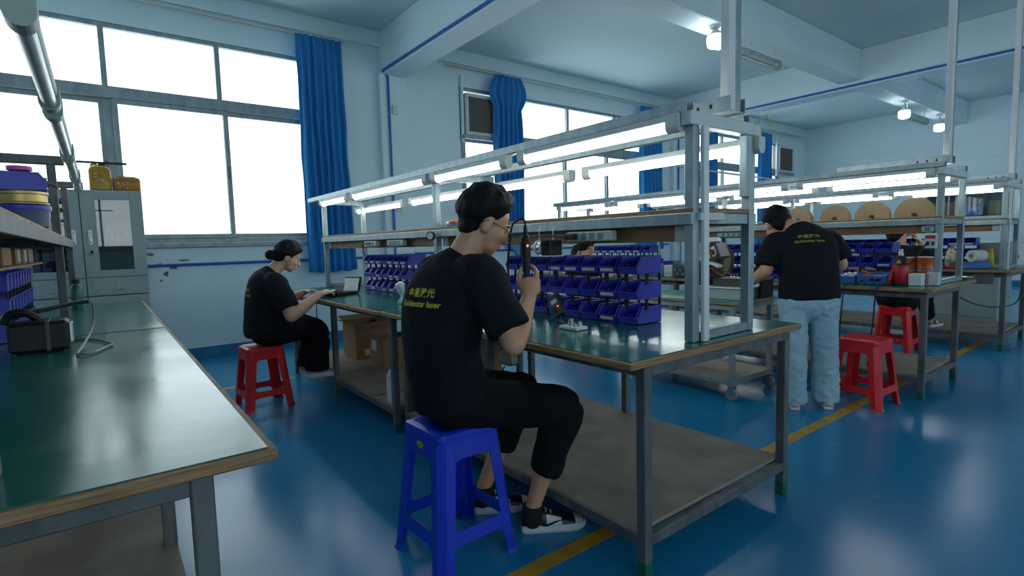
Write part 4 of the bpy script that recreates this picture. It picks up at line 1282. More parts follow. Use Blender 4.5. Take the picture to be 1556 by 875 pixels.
# paper reels on stub axles behind the reel shelf
for i, (y, r) in enumerate(((1.545, .146), (1.86, .137), (2.165, .127), (2.50, .127))):
    lb = ['largest kraft reel, nearest the camera end of the reel shelf', 'kraft reel in the middle of the three on the reel shelf', 'kraft reel to the right of the standing man on the reel shelf', 'kraft reel mostly hidden behind the standing man\'s head'][i]
    t = thing('paper_reel', lb, 'reel', (5.50, y, 1.335), group='kraft reels on the shelf')
    MB().lathe([(r, 0), (r, .006), (.05, .007), (.05, .045), (r, .046), (r, .052)], (5.47, y, 1.338), (1, 0, 0), 40).build('flanges', M['kraft'], t, smooth=True)
    MB().lathe([(.018, -.010), (.021, -.004), (.021, .06)], (5.47, y, 1.338), (1, 0, 0), 16).build('hub', M['black'], t, smooth=True)
    MB().box(5.40, 5.465, y - .012, y + .012, 1.311, 1.330, .002).build('stub_axle', M['steel_dark'], t)
# things on the bench with the orange cans
def tray(x0, x1, y0, y1, h, label, mt='blue_bin2'):
    t = thing('open_tray', label, 'tray', ((x0 + x1) / 2, (y0 + y1) / 2, TT), group='light blue trays on the bench')
    m = MB()
    z0 = TT + .001
    th = .004
    m.box(x0, x1, y0, y1, z0, z0 + th)
    m.prism([(x0, y0, z0), (x0 - .02, y0, z0 + h * .75), (x0 - .016, y0, z0 + h * .75), (x0 + th, y0, z0)], (0, y1 - y0, 0))
    m.box(x1 - th, x1, y0, y1, z0 + th, z0 + h)
    for y in (y0, y1 - th):
        m.prism([(x0, y, z0), (x0 - .02, y, z0 + h * .75), (x0 + .03, y, z0 + h), (x1, y, z0 + h), (x1, y, z0)], (0, th, 0))
    m.build('body', M[mt], t)
    m = MB().box(x0 - .028, x0 - .014, y0 - .002, y1 + .002, z0 + h * .70, z0 + h * .80, .002)
    m.build('lip', M[mt], t)
    return t
tray(4.68, 4.86, 1.83, 1.95, .075, 'light blue tray farthest from the red torch on the bench')
t = tray(4.68, 4.86, 1.69, 1.815, .075, 'light blue tray of white granules in the middle on the bench')
m = MB()
rnd = random.Random(3)
for k in range(40):
    m.ellipsoid((4.69 + rnd.uniform(0, .15), 1.70 + rnd.uniform(0, .10), TT + .045 + rnd.uniform(0, .03)), (.012, .012, .010), None, 6, 4)
tag(m.build('white_granules', M['paper']), 'heap of white granules in the middle light blue tray', 'granules', None, 'stuff')
tray(4.68, 4.88, 1.475, 1.675, .085, 'wide light blue tray of tools beside the red torch')
def screwdriver(p, q, mt, label):
    p, q = Vector(p), Vector(q)
    t = thing('screwdriver', label, 'screwdriver', p)
    d = (q - p)
    MB().tube([p, p + d * .05, p + d * .4, p + d * .48], [.006, .010, .010, .006], 10).build('handle', M[mt], t, smooth=True)
    MB().cyl(p + d * .46, q, .0028, n=8).build('shank', M['metal'], t)
screwdriver((4.66, 1.64, TT + .105), (4.85, 1.56, TT + .03), 'orange_grip', 'orange-handled screwdriver lying across the tool tray')
screwdriver((4.655, 1.60, TT + .075), (4.86, 1.63, TT + .028), 'orange_grip', 'lower orange-handled screwdriver in the tool tray')
pliers(4.75, 1.53, TT + .030, R(170), 'black', 'black-handled pliers in the tool tray')
pliers(4.78, 1.505, TT + .052, R(150), 'yellowcan', 'yellow-handled pliers in the tool tray')
t = thing('marker_pen', 'pink marker pen standing between the light blue trays', 'pen', (4.70, 1.682, TT + .06))
MB().cyl((4.70, 1.682, TT + .002), (4.70, 1.682, TT + .10), .0055, n=10).build('barrel', M['pink'], t, smooth=True)
MB().cyl((4.70, 1.682, TT + .10), (4.70, 1.682, TT + .125), .004, n=10).build('cap', M['pink'], t, smooth=True)
t = thing('gas_torch', 'red torch bottle with black warning collar and metal nozzle on bench', 'torch', (4.72, 1.405, TT))
MB().lathe([(.052, 0), (.056, .006), (.054, .08), (.050, .125), (.046, .130)], (4.72, 1.405, TT + .022), n=22).build('bottle', M['red'], t, smooth=True)
MB().lathe([(.058, 0), (.060, .004), (.058, .022)], (4.72, 1.405, TT), n=22).build('base_ring', M['black'], t, smooth=True)
MB().lathe([(.047, .152), (.043, .156), (.034, .205), (.024, .215), (.02, .22)], (4.72, 1.405, TT), n=22).build('collar', M['black'], t, smooth=True)
MB().prism([(4.6755, 1.388, TT + .165), (4.6755, 1.422, TT + .165), (4.6875, 1.405, TT + .198)], (-.0015, 0, 0)).build('warning_triangle', M['yellowcan'], t)
MB().lathe([(.018, .218), (.018, .240), (.013, .245), (.013, .268)], (4.72, 1.405, TT), n=14).build('nozzle', M['metal'], t, smooth=True)
MB().tube([(4.685, 1.435, TT + .125), (4.668, 1.448, TT + .08), (4.662, 1.455, TT + .03), (4.66, 1.46, TT + .008)], .013, 8, 5).build('grip', M['red'], t, smooth=True)
def can(x, y, z, r, h, label):
    t = thing('orange_can', label, 'can', (x, y, z), group='orange cans')
    MB().lathe([(r, .002), (r + .002, .004), (r, .008), (r, h - .008), (r + .002, h - .005), (r + .001, h)], (x, y, z), n=24).build('body', M['orange'], t, smooth=True)
    MB().lathe([(r + .0025, h - .006), (r + .0025, h + .001), (r * .94, h + .001), (r * .93, h - .002)], (x, y, z), n=24).build('rim', M['metal'], t, smooth=True)
    for k in range(3):
        MB().box(x - r - .0012, x - r + .0005, y - .018, y + .018 - .008 * k, z + h * .5 - .010 * k, z + h * .5 - .010 * k + .0035).build('print_line', M['grey_box'], t)
can(5.00, 1.445, TT, .052, .098, 'orange can at the bottom, left one behind the white box')
can(5.02, 1.335, TT, .052, .098, 'orange can at the bottom, right one beside the rack post')
can(5.00, 1.448, TT + .1, .050, .098, 'orange can stacked on the left one')
can(5.02, 1.338, TT + .1, .052, .10, 'orange can stacked on the right one beside the rack post')
t = thing('white_cube_box', 'white cube box in front of the orange cans', 'box', (4.74, 1.30, TT))
MB().box(4.70, 4.79, 1.27, 1.35, TT + .001, TT + .088, .003).build('body', M['paper'], t)
MB().box(4.699, 4.791, 1.269, 1.351, TT + .072, TT + .089, .003).build('lid', M['paper'], t)
t = thing('striped_carton', 'small white carton with red stripes beside the rack post', 'carton', (4.82, 1.24, TT))
MB().box(4.79, 4.85, 1.195, 1.265, TT + .001, TT + .095, .003).build('body', M['label'], t)
for k in range(5):
    MB().box(4.7888, 4.7898, 1.25, 1.262, TT + .010 + .016 * k, TT + .018 + .016 * k).build('stripe', M['red'], t)
t = thing('metal_tray', 'shiny crumpled metal tray on the end of the reel bench', 'tray', (5.54, 1.25, TT))
m = MB()
n_ = 10
v = []
for j in range(n_ + 1):
    for i in range(n_ + 1):
        x = 5.47 + .14 * i / n_; y = 1.16 + .14 * j / n_
        e_ = .014 if (i in (0, n_) or j in (0, n_)) else 0
        v.append((x, y, TT + .006 + e_ + .005 * noise.noise(Vector((x * 30, y * 30, 2)))))
f = [(j * (n_ + 1) + i, j * (n_ + 1) + i + 1, (j + 1) * (n_ + 1) + i + 1, (j + 1) * (n_ + 1) + i) for j in range(n_) for i in range(n_)]
nv = len(v)
v2 = v + [(x, y, z_ - .002) for (x, y, z_) in v]
f2 = f + [tuple(q + nv for q in ff)[::-1] for ff in f]
m.add(v2, f2)
m.build('sheet', M['metal'], t)
for i, pts in enumerate((
        [(4.90, 1.25, 1.20), (4.84, 1.28, 1.12), (4.76, 1.33, 1.0), (4.70, 1.42, .88), (4.60, 1.47, .812), (4.485, 1.48, .80), (4.47, 1.49, .55), (4.50, 1.52, .30), (4.56, 1.55, .19)],
        [(4.72, 1.62, .85), (4.60, 1.66, .812), (4.485, 1.69, .80), (4.46, 1.70, .60), (4.48, 1.72, .35), (4.55, 1.74, .19)])):
    tag(MB().tube(pts, .005, 7, 6).build('black_cable', M['black'], smooth=True), ['black cable running from the reel shelf past the red torch to the floor', 'black cable hanging from the tool tray down to the lower shelf'][i], 'cable')
# ------------------------------------------------------------------ farthest bench
t = thing('tool_crate', 'blue plastic crate under the white paper roll on the far bench', 'crate', (7.18, 1.50, TT))
MB().box(7.08, 7.28, 1.38, 1.60, TT + .001, TT + .062, .004).build('body', M['blue_bin2'], t)
MB().box(7.075, 7.285, 1.375, 1.605, TT + .055, TT + .070, .003).build('rim', M['blue_bin2'], t)
t = thing('paper_roll', 'white paper roll lying on the blue crate on the far bench', 'paper roll', (7.18, 1.48, TT + .071))
MB().lathe([(.022, 0), (.060, 0), (.060, .13), (.022, .13), (.022, .002)], (7.08, 1.50, TT + .131), (.8, -.5, 0), 26).build('roll', M['paper'], t, smooth=True)
MB().lathe([(.018, -.002), (.024, -.002), (.024, .132), (.018, .132)], (7.08, 1.50, TT + .131), (.8, -.5, 0), 18).build('core', M['card'], t, smooth=True)
t = thing('grey_machine', 'pale grey boxy tester with knobs on the far bench', 'machine', (7.72, 1.42, TT))
MB().box(7.56, 7.90, 1.27, 1.56, TT + .02, TT + .27, .012).build('case', M['fix'], t)
MB().box(7.553, 7.561, 1.29, 1.54, TT + .04, TT + .25, .004).build('front_panel', M['cab'], t)
for k in range(3):
    MB().cyl((7.62 + .09 * k, 1.27, TT + .10), (7.62 + .09 * k, 1.255, TT + .10), .016, n=12).build('knob', M['black'], t)
for (x, y) in ((7.6, 1.3), (7.86, 1.3), (7.6, 1.53), (7.86, 1.53)):
    MB().cyl((x, y, TT), (x, y, TT + .021), .014, n=10).build('foot', M['black'], t)
bottle('yellow_can', (7.44, 1.42, TT), .20, .034, 'yellowcan', 'yellowcan', 'yellow spray can between the paper roll and the grey tester', 'can', .6)
m = MB()
rings = [[Vector((7.22 + r * (1 + .2 * noise.noise(Vector((a, zz * 30, 1)))) * math.cos(a) * .7, 1.70 + r * math.sin(a) * (1 + .25 * noise.noise(Vector((a * 2, zz * 40, 3)))), TT + zz)) for a in [2 * math.pi * k / 16 for k in range(16)]] for (zz, r) in ((0, .04), (.02, .052), (.09, .055), (.16, .05), (.20, .025), (.23, .035))]
tag(m.loft(rings).build('foil_bag', M['foil'], smooth='all'), 'crumpled brown foil bag behind the paper roll on the far bench', 'bag')
t = thing('red_blue_tool', 'red and blue hand tool lying at the edge of the far bench', 'tool', (7.02, 1.66, TT))
MB().tube([(7.0, 1.60, TT + .016), (7.02, 1.66, TT + .018), (7.06, 1.72, TT + .016)], .015, 8, 4).build('grip', M['red'], t, smooth=True)
MB().tube([(7.06, 1.72, TT + .014), (7.02, 1.80, TT + .012), (6.96, 1.84, TT + .014), (6.915, 1.86, TT - .05)], .008, 8, 4).build('blue_lead', M['blue_bin2'], t, smooth=True)
tag(MB().tube([(6.96, 1.80, .70), (7.3, 1.50, .42), (7.7, 1.26, .40), (7.95, 1.24, .62), (8.0, 1.22, .74)], .006, 7, 8).build('sagging_cable', M['black'], smooth=True), 'black cable sagging under the far bench', 'cable')
MB_ = MB().box(6.975, 6.998, 1.30, 1.48, .66, .7765, .003)
tag(MB_.build('hanging_switch_box', M['steel_dark']), 'dark switch box hanging under the front edge of the far bench', 'switch box')
def meter(x, y, z, label):
    t = thing('wall_meter', label, 'meter', (x, y, z))
    MB().box(x - .02, x + .02, y - .04, y + .04, z, z + .11, .004).build('case', M['white'], t)
    MB().box(x - .022, x - .0195, y - .03, y + .03, z + .07, z + .095).build('display', M['red'], t)
    for k in range(2):
        MB().box(x - .022, x - .0195, y - .025 + .03 * k, y - .005 + .03 * k, z + .02, z + .05).build('socket', M['grey_box'], t)
meter(4.86, 1.262, 1.075, 'white plug-in meter hanging under the near end of the reel shelf')
meter(4.87, 2.22, 1.075, 'white plug-in meter behind the standing man\'s shoulder')
# far machinery beyond the benches
t = thing('floor_cabinet', 'pale grey machine cabinet on the floor beyond the far bench', 'cabinet', (9.2, 1.9, 0))
MB().box(8.62, 9.3, 1.55, 2.45, .06, .72, .01).build('body', M['cab'], t)
MB().box(8.60, 9.32, 1.53, 2.47, .72, .75, .005).build('top', M['fix'], t)
for (x, y) in ((8.68, 1.62), (9.24, 1.62), (8.68, 2.38), (9.24, 2.38)):
    MB().cyl((x, y, 0), (x, y, .061), .03).build('foot', M['black'], t)
MB().box(8.613, 8.621, 1.60, 1.98, .12, .68, .003).build('door', M['cab'], t)
MB().box(8.613, 8.621, 2.0, 2.40, .12, .68, .003).build('door', M['cab'], t)
t = thing('white_machine', 'white bench machine with round ports far at the right edge', 'machine', (9.9, 1.5, .0))
MB().box(9.6, 10.3, 1.05, 1.85, .70, 1.02, .03).build('housing', M['white'], t)
MB().prism([(9.6, 1.05, 1.02), (10.3, 1.05, 1.02), (10.2, 1.15, 1.10), (9.7, 1.15, 1.10)], (0, .6, 0)).build('cover', M['fix'], t)
for k in range(3):
    MB().cyl((9.6, 1.2 + .2 * k, .86), (9.585, 1.2 + .2 * k, .86), .05, n=16).build('port', M['grey_box'], t)
MB().box(9.55, 10.35, 1.0, 1.9, .64, .70, .005).build('table_top', M['card'], t)
for (x, y) in ((9.6, 1.05), (10.3, 1.05), (9.6, 1.85), (10.3, 1.85)):
    MB().box(x - .02, x + .02, y - .02, y + .02, 0, .64, .003).build('leg', M['steel'], t)
# behind the interior window
t = thing('blue_tub', 'blue plastic tub seen through the interior window', 'tub', (15.7, 3.3, 1.432))
MB().lathe([(.16, 0), (.165, .01), (.185, .28), (.195, .285), (.19, .30)], (15.72, 3.32, 1.432), n=22).build('body', M['blue_bin2'], t, smooth=True)
MB().lathe([(.197, .27), (.20, .275), (.20, .295), (.195, .30)], (15.72, 3.32, 1.432), n=22).build('rim', M['blue_bin2'], t, smooth=True)
for i, (y0, y1, h, lb) in enumerate(((2.72, 3.04, .40, 'brown carton beside the blue tub behind the interior window'), (2.52, 2.70, .36, 'narrow brown carton at the right behind the interior window'), (3.60, 4.0, .42, 'brown carton at the left behind the interior window'))):
    t = thing('store_carton', lb, 'carton', (15.7, (y0 + y1) / 2, 1.432))
    MB().box(15.55, 15.88, y0, y1, 1.432, 1.432 + h, .005).build('body', M['card'], t)
    MB().box(15.5485, 15.5498, (y0 + y1) / 2 - .025, (y0 + y1) / 2 + .025, 1.432, 1.432 + h).build('tape', M['tape'], t)
# light steel frame by the wall beyond the reel rack
t = thing('pipe_frame', 'tall pale steel pipe frame standing by the far window', 'frame', (10.4, 6.3, 0))
MB().tube([(8.80, 6.3, 0), (8.80, 6.3, 2.56), (11.0, 6.3, 2.52), (12.6, 6.3, 2.50), (12.6, 6.3, 0)], .022, 8).build('tube', M['fix'], t, smooth=True)
MB().tube([(8.80, 6.3, 1.5), (12.6, 6.3, 1.5)], .016, 8).build('cross_tube', M['fix'], t, smooth=True)
# light blue cloth on the wall pipe
m = MB()
rings = []
for (zz, w, d) in ((0, .10, .02), (-.06, .17, .05), (-.2, .20, .06), (-.30, .16, .05), (-.34, .06, .04), (-.46, .03, .02)):
    rings.append([Vector((5.30 + w * math.cos(a) * (1 + .18 * math.sin(5 * a)), WY - .10 + d * math.sin(a), 1.40 + zz + .02 * math.sin(3 * a))) for a in [2 * math.pi * k / 24 for k in range(24)]])
tag(m.loft(rings).build('hanging_cloth', M['cloth_blue'], smooth='all'), 'light blue cloth hanging on the wall behind the foreground man', 'cloth')

# ------------------------------------------------------------------ people
V3 = Vector
def interp(seq, res):
    out = []
    n = len(seq)
    for i in range(n - 1):
        p0 = seq[max(i - 1, 0)]; p1 = seq[i]; p2 = seq[i + 1]; p3 = seq[min(i + 2, n - 1)]
        for k in range(res):
            t = k / res
            out.append([0.5 * (2 * b + (c - a) * t + (2 * a - 5 * b + 4 * c - d) * t * t + (3 * b - a - 3 * c + d) * t ** 3) for a, b, c, d in zip(p0, p1, p2, p3)])
    out.append(list(seq[-1]))
    return out
def limb(mb, pts, rad, side=(0, 1, 0), dome=(True, True), res=4, n=18):
    """closed tapered tube through pts; rad: r or (r along side, r across)"""
    seq = []
    for p, r in zip(pts, rad):
        a, b = (r, r) if not isinstance(r, tuple) else r
        seq.append([p[0], p[1], p[2], a, b])
    seq = interp(seq, res)
    side = V3(side)
    rings = []
    N = len(seq)
    P = [V3(s[:3]) for s in seq]
    def ring(c, t, a, b):
        s = (side - t * side.dot(t))
        if s.length < 1e-3: s = t.orthogonal()
        s.normalize()
        q = t.cross(s)
        return [c + s * (a * math.cos(2 * math.pi * k / n)) + q * (b * math.sin(2 * math.pi * k / n)) for k in range(n)]
    for i in range(N):
        t = (P[min(i + 1, N - 1)] - P[max(i - 1, 0)]).normalized()
        a, b = max(seq[i][3], .002), max(seq[i][4], .002)
        if i == 0 and dome[0]:
            m = min(a, b)
            for f, s in ((.95, .25), (.80, .60), (.45, .88)):
                rings.append(ring(P[0] - t * m * f, t, a * s, b * s))
        rings.append(ring(P[i], t, a, b))
        if i == N - 1 and dome[1]:
            m = min(a, b)
            for f, s in ((.45, .88), (.80, .60), (.95, .25)):
                rings.append(ring(P[-1] + t * m * f, t, a * s, b * s))
    mb.loft(rings)
def frame3(f, u):
    f = V3(f).normalized()
    s = V3(u).cross(f).normalized()      # person's left
    u2 = f.cross(s)
    return f, s, u2
def remeshed(mb, voxel, smooth=3, fac=.5):
    me = mb.mesh('tmp')
    o = bpy.data.objects.new('tmp', me)
    COL.objects.link(o)
    r = o.modifiers.new('r', 'REMESH'); r.mode = 'VOXEL'; r.voxel_size = voxel; r.use_smooth_shade = True
    if smooth:
        s = o.modifiers.new('s', 'SMOOTH'); s.factor = fac; s.iterations = smooth
    dg = bpy.context.evaluated_depsgraph_get()
    dg.update()
    ev = o.evaluated_get(dg)
    out = bpy.data.meshes.new_from_object(ev)
    bpy.data.objects.remove(o, do_unlink=True)
    bpy.data.meshes.remove(me)
    out.materials.clear()
    for p in out.polygons: p.use_smooth = True
    return out
def wrinkle(me, amp, scale, seed=0, stretch=(1, 1, 1)):
    off = [v.normal.copy() for v in me.vertices]
    for v, nn in zip(me.vertices, off):
        p = v.co
        q = V3((p.x * stretch[0], p.y * stretch[1], p.z * stretch[2])) * scale + V3((seed, seed * 2, 0))
        a = noise.noise(q)
        b = 1 - abs(noise.noise(q * 1.9 + V3((7, 1, 3)))) * 2
        v.co = p + nn * amp * (a * .8 + b * .6)
def shift(me, off):
    for v in me.vertices: v.co -= off
def attach(name, me, mt, root, parent=None):
    shift(me, root.location)
    return link(name, me, M[mt], parent or root)

def head(mb, c, f, u, s=1.0):
    """skull, face, ears into mb; c is the middle of the head"""
    f, l, u = frame3(f, u)
    m = Matrix((f, l, u)).transposed()
    E = lambda x, y, z, rx, ry, rz, n=18, k=12: mb.ellipsoid(c + (f * x + l * y + u * z) * s, (rx * s, ry * s, rz * s), m, n, k)
    E(-.012, 0, .030, .094, .074, .088)          # cranium
    E(.030, 0, -.018, .062, .062, .078)          # face
    E(.042, 0, -.068, .044, .050, .038)          # jaw
    E(.062, 0, -.092, .022, .024, .016)          # chin
    E(.076, 0, .018, .016, .045, .012)           # brow
    limb(mb, [c + (f * .088 + u * .012) * s, c + (f * .100 - u * .012) * s, c + (f * .108 - u * .026) * s], [.008 * s, .010 * s, .013 * s], l)
    E(.088, 0, -.055, .010, .024, .007)          # lips
    E(.085, 0, -.066, .010, .020, .007)
    for y in (-1, 1):
        E(.062, y * .036, -.020, .022, .022, .024)   # cheeks
        E(-.008, y * .075, -.010, .021, .011, .035, 14, 10)  # ears
        E(-.004, y * .078, .004, .016, .008, .018, 12, 8)
        E(-.002, y * .070, -.036, .010, .009, .010, 10, 8)
    return f, l, u
def hair_mesh(c, f, u, s=1.0, thick=.016, style='short', seed=0):
    f, l, u = frame3(f, u)
    m = MB()
    n, k = 56, 40
    rings = []
    for i in range(k + 1):
        th = math.pi * (i + (.05 if i == 0 else -.05 if i == k else 0)) / k
        ring = []
        for j in range(n):
            ph = 2 * math.pi * j / n
            d = (math.sin(th) * math.cos(ph), math.sin(th) * math.sin(ph), math.cos(th))
            rx, ry, rz = .096, .076, .090
            base = 1 / math.sqrt((d[0] / rx) ** 2 + (d[1] / ry) ** 2 + (d[2] / rz) ** 2)
            # hairline height as a function of how far forward we look
            fx = d[0]
            if style == 'short':
                hl = .50 if fx > .78 else (.50 - (.78 - fx) * 1.75 if fx > .42 else (-.13 if fx > .10 else (-.13 - (.10 - fx) * 1.4 if fx > -.42 else -.86)))
            else:
                hl = .42 if fx > .82 else (.42 - (.82 - fx) * 1.9 if fx > .36 else (-.454 - (.36 - fx) * .3 if fx > -.4 else -.80))
            x_ = d[2] - hl
            msk = max(0, min(1, x_ / .07 + .5))
            a = max(0, min(1, x_ / (.75 if style == 'short' else .45)))
            a = a * a * (3 - 2 * a)
            nz = noise.noise(V3((d[0] * 3.5 + seed, d[1] * 3.5, d[2] * 3.5)))
            nf = noise.noise(V3((d[0] * 16 + seed, d[1] * 16, d[2] * 6)))
            topk = 1.0 + (.45 * max(0, d[2]) if style == 'short' else .1 * max(0, d[2]))
            r = base * (1 - .13 * (1 - msk)) + (.0035 + thick * topk * a * (1 + .3 * nz) + .004 * nf * a) * msk
            ring.append(c + (f * (-.012 + d[0] * r) + l * d[1] * r + u * (.030 + d[2] * r)) * s)
        rings.append(ring)
    m.loft(rings)
    mt = Matrix((f, l, u)).transposed()
    m.ellipsoid(c + (f * -.050 - u * .012) * s, (.050 * s, .064 * s, .072 * s), mt, 28, 18)
    me = remeshed(m, .0055, 5)
    wrinkle(me, .0022, 55, seed)
    return me
def face_bits(root, c, f, l, u, s=1.0, hairmat='hair'):
    mt = Matrix((f, l, u)).transposed()
    for y in (-1, 1):
        MB().ellipsoid(c + (f * .0745 + l * y * .031 - u * .002) * s, (.008 * s, .013 * s, .007 * s), mt, 12, 8).build('eye', M['eye'], root, smooth='all')
        limb_m = MB()
        limb(limb_m, [c + (f * .087 + l * y * .014 + u * .021) * s, c + (f * .083 + l * y * .032 + u * .026) * s, c + (f * .070 + l * y * .050 + u * .021) * s], [.003 * s, .0042 * s, .002 * s], u)
        limb_m.build('eyebrow', M[hairmat], root, smooth='all')
def hand(mb, wrist, d, nrm, curl=.5, s=1.0, thumb=1, spread=.12):
    """relaxed or curled hand: d points along the fingers, nrm is the palm side"""
    d = V3(d).normalized()
    nrm = (V3(nrm) - d * V3(nrm).dot(d)).normalized()
    x = d.cross(nrm) * thumb              # towards the thumb
    w = V3(wrist)
    limb(mb, [w - d * .015, w + d * .025 * s, w + d * .085 * s], [(.026 * s, .019 * s), (.034 * s, .017 * s), (.040 * s, .013 * s)], x)
    L = [.072, .080, .075, .058]
    for i in range(4):
        off = (.030 - .020 * i) * s
        p = w + d * (.080 - (.006 if i in (0, 3) else 0)) * s + x * off
        dirn = (d + x * spread * (1.5 - i) * .35).normalized()
        pts = [p - dirn * .02 * s, p]
        a = 0
        for kk, fr in enumerate((.44, .31, .25)):
            a += curl * (.75, 1.0, .7)[kk]
            pts.append(pts[-1] + (dirn * math.cos(a) + nrm * math.sin(a)) * L[i] * fr * s)
        limb(mb, pts, [.0098 * s, .0098 * s, .0088 * s, .0080 * s, .0066 * s], x, res=3, n=10)
    p = w + d * .028 * s + x * .026 * s
    pts = [p - d * .01 * s, p + (x * .018 + d * .012 + nrm * .008) * s, p + (x * .034 + d * .036 + nrm * .018) * s, p + (x * .036 + d * .062 + nrm * (.022 + .012 * curl)) * s]
    limb(mb, pts, [.014 * s, .0125 * s, .010 * s, .0078 * s], d, res=3, n=10)
def shoe(root, heel, toe, up, mats, name='shoe', L=None, style='court', sc=1.0):
    """trainer with sole, panels and laces; heel and toe are points on the ground line"""
    heel, toe = V3(heel), V3(toe)
    x = (toe - heel).normalized()
    L = L or (toe - heel).length
    z = (V3(up) - x * V3(up).dot(x)).normalized()
    y = z.cross(x)
    prof = [(-.005, .024, .052), (.012, .030, .082), (.05, .033, .090), (.085, .034, .088), (.12, .036, .078), (.16, .040, .064), (.20, .043, .054), (.235, .040, .048), (.262, .030, .040), (.276, .014, .030)]
    k = L / .276
    def ring(px, hw, h, z0, n=14, grow=0):
        out = []
        for i in range(n + 1):
            a = math.pi * i / n
            cy = math.cos(a)
            sy = math.sin(a)
            e = .75
            out.append(heel + x * px * k + y * (math.copysign(abs(cy) ** e, cy) * (hw + grow)) * sc + z * (z0 + (h - z0) * (abs(sy) ** e)) * sc)
        return out
    up_ = MB().loft([ring(px, hw, h, .022) for (px, hw, h) in prof])
    uo = up_.build(name, M[mats[0]], root, smooth='all')
    so = MB()
    rings = []
    for (px, hw, h) in prof:
        g = .004
        cc = heel + x * px * k
        lift = .004 if px > .24 or px < 0 else 0
        rings.append([cc + y * (hw + g) * sc + z * (.034 + 0) * sc, cc + y * (hw + g + .001) * sc + z * (.012) * sc, cc + y * (hw - .001) * sc + z * lift * sc, cc - y * (hw - .001) * sc + z * lift * sc, cc - y * (hw + g + .001) * sc + z * (.012) * sc, cc - y * (hw + g) * sc + z * .034 * sc])
    so.loft(rings)
    so.build('sole', M[mats[1]], uo)
    if len(mats) > 2:
        # quarter panel and toe cap laid over the upper
        def panel(a, b, t0, t1, nm, mt):
            m = MB()
            rs = []
            for q in range(7):
                px = a + (b - a) * q / 6
                for i in range(len(prof) - 1):
                    if prof[i][0] <= px <= prof[i + 1][0]:
                        w = (px - prof[i][0]) / (prof[i + 1][0] - prof[i][0])
                        hw = prof[i][1] + (prof[i + 1][1] - prof[i][1]) * w
                        h = prof[i][2] + (prof[i + 1][2] - prof[i][2]) * w
                row = []
                for i in range(9):
                    an = math.pi * (t0 + (t1 - t0) * i / 8)
                    cy, sy = math.cos(an), math.sin(an)
                    row.append(heel + x * px * k + y * (math.copysign(abs(cy) ** .75, cy) * (hw + .0015)) * sc + z * (.022 + (h + .0015 - .022) * abs(sy) ** .75) * sc)
                rs.append(row)
            v = [p for r_ in rs for p in r_]
            f = [(j * 9 + i, j * 9 + i + 1, (j + 1) * 9 + i + 1, (j + 1) * 9 + i) for j in range(6) for i in range(8)]
            m.add(v, f)
            m.build(nm, M[mt], uo, smooth='all')
        for (t0, t1) in ((.03, .30), (.70, .97)):
            panel(.10, .165, t0, t1, 'side_panel', mats[2])
        panel(.225, .262, .05, .95, 'toe_cap', mats[2])
        for sd in (1, -1):
            pts = [heel + x * (.065 + .11 * q / 6) * k + y * sd * (.037 + .004 * q / 6) * sc + z * (.040 + .020 * (q / 6 - .3) ** 2 - .006 * math.sin(q)) * sc for q in range(7)]
            MB().tube(pts, [.002, .004, .005, .0045, .0035, .0025, .0015], 6).build('curved_mark', M[mats[0]], uo)
        lc = MB()
        for q in range(4):
            px = (.10 + .022 * q) * k
            h = .086 - .012 * q
            lc.tube([heel + x * px + y * .018 * sc + z * h * sc * .97, heel + x * (px + .004) + z * (h + .004) * sc, heel + x * px - y * .018 * sc + z * h * sc * .97], .0025, 6, 4)
        lc.build('laces', M[mats[2] if style == 'court' else mats[0]], uo)
    return uo
def back_print(root, shirt_me, center, n, up, mt='print', s=1.0):
    """lettering pressed onto the back of a shirt (shirt_me already in root space)"""
    n = V3(n).normalized()
    up = (V3(up) - n * V3(up).dot(n)).normalized()
    rt = up.cross(n)
    bm = bmesh.new()
    bm.from_mesh(shirt_me)
    bvh = BVHTree.FromBMesh(bm)
    bm.free()
    c0 = V3(center) - root.location
    for (txt, size, dy, wid) in (('金星激光', .034, .012, .150), ('Goldenstar laser', .030, -.026, .205)):
        cu = bpy.data.curves.new('lettering', 'FONT')
        cu.body = txt
        cu.size = size * s
        cu.align_x = 'CENTER'
        cu.offset = .0008 * s
        cu.resolution_u = 2
        o = bpy.data.objects.new('lettering', cu)
        COL.objects.link(o)
        dg = bpy.context.evaluated_depsgraph_get(); dg.update()
        me = bpy.data.meshes.new_from_object(o.evaluated_get(dg))
        bpy.data.objects.remove(o, do_unlink=True)
        xs = [v.co.x for v in me.vertices]
        if not xs: continue
        k = wid * s / max(1e-6, (max(xs) - min(xs)))
        b2 = bmesh.new(); b2.from_mesh(me)
        bmesh.ops.subdivide_edges(b2, edges=[e for e in b2.edges if e.calc_length() > .012], cuts=2)
        b2.to_mesh(me); b2.free()
        for v in me.vertices:
            sl = .12 * v.co.y if txt[0] == 'G' else 0
            p = c0 + rt * ((v.co.x * k) + sl) + up * (v.co.y + dy * s)
            hit = bvh.ray_cast(p + n * .25, -n)
            v.co = (hit[0] if hit[0] else p) + n * .0022
        me.materials.clear()
        link('back_lettering', me, M[mt], root)

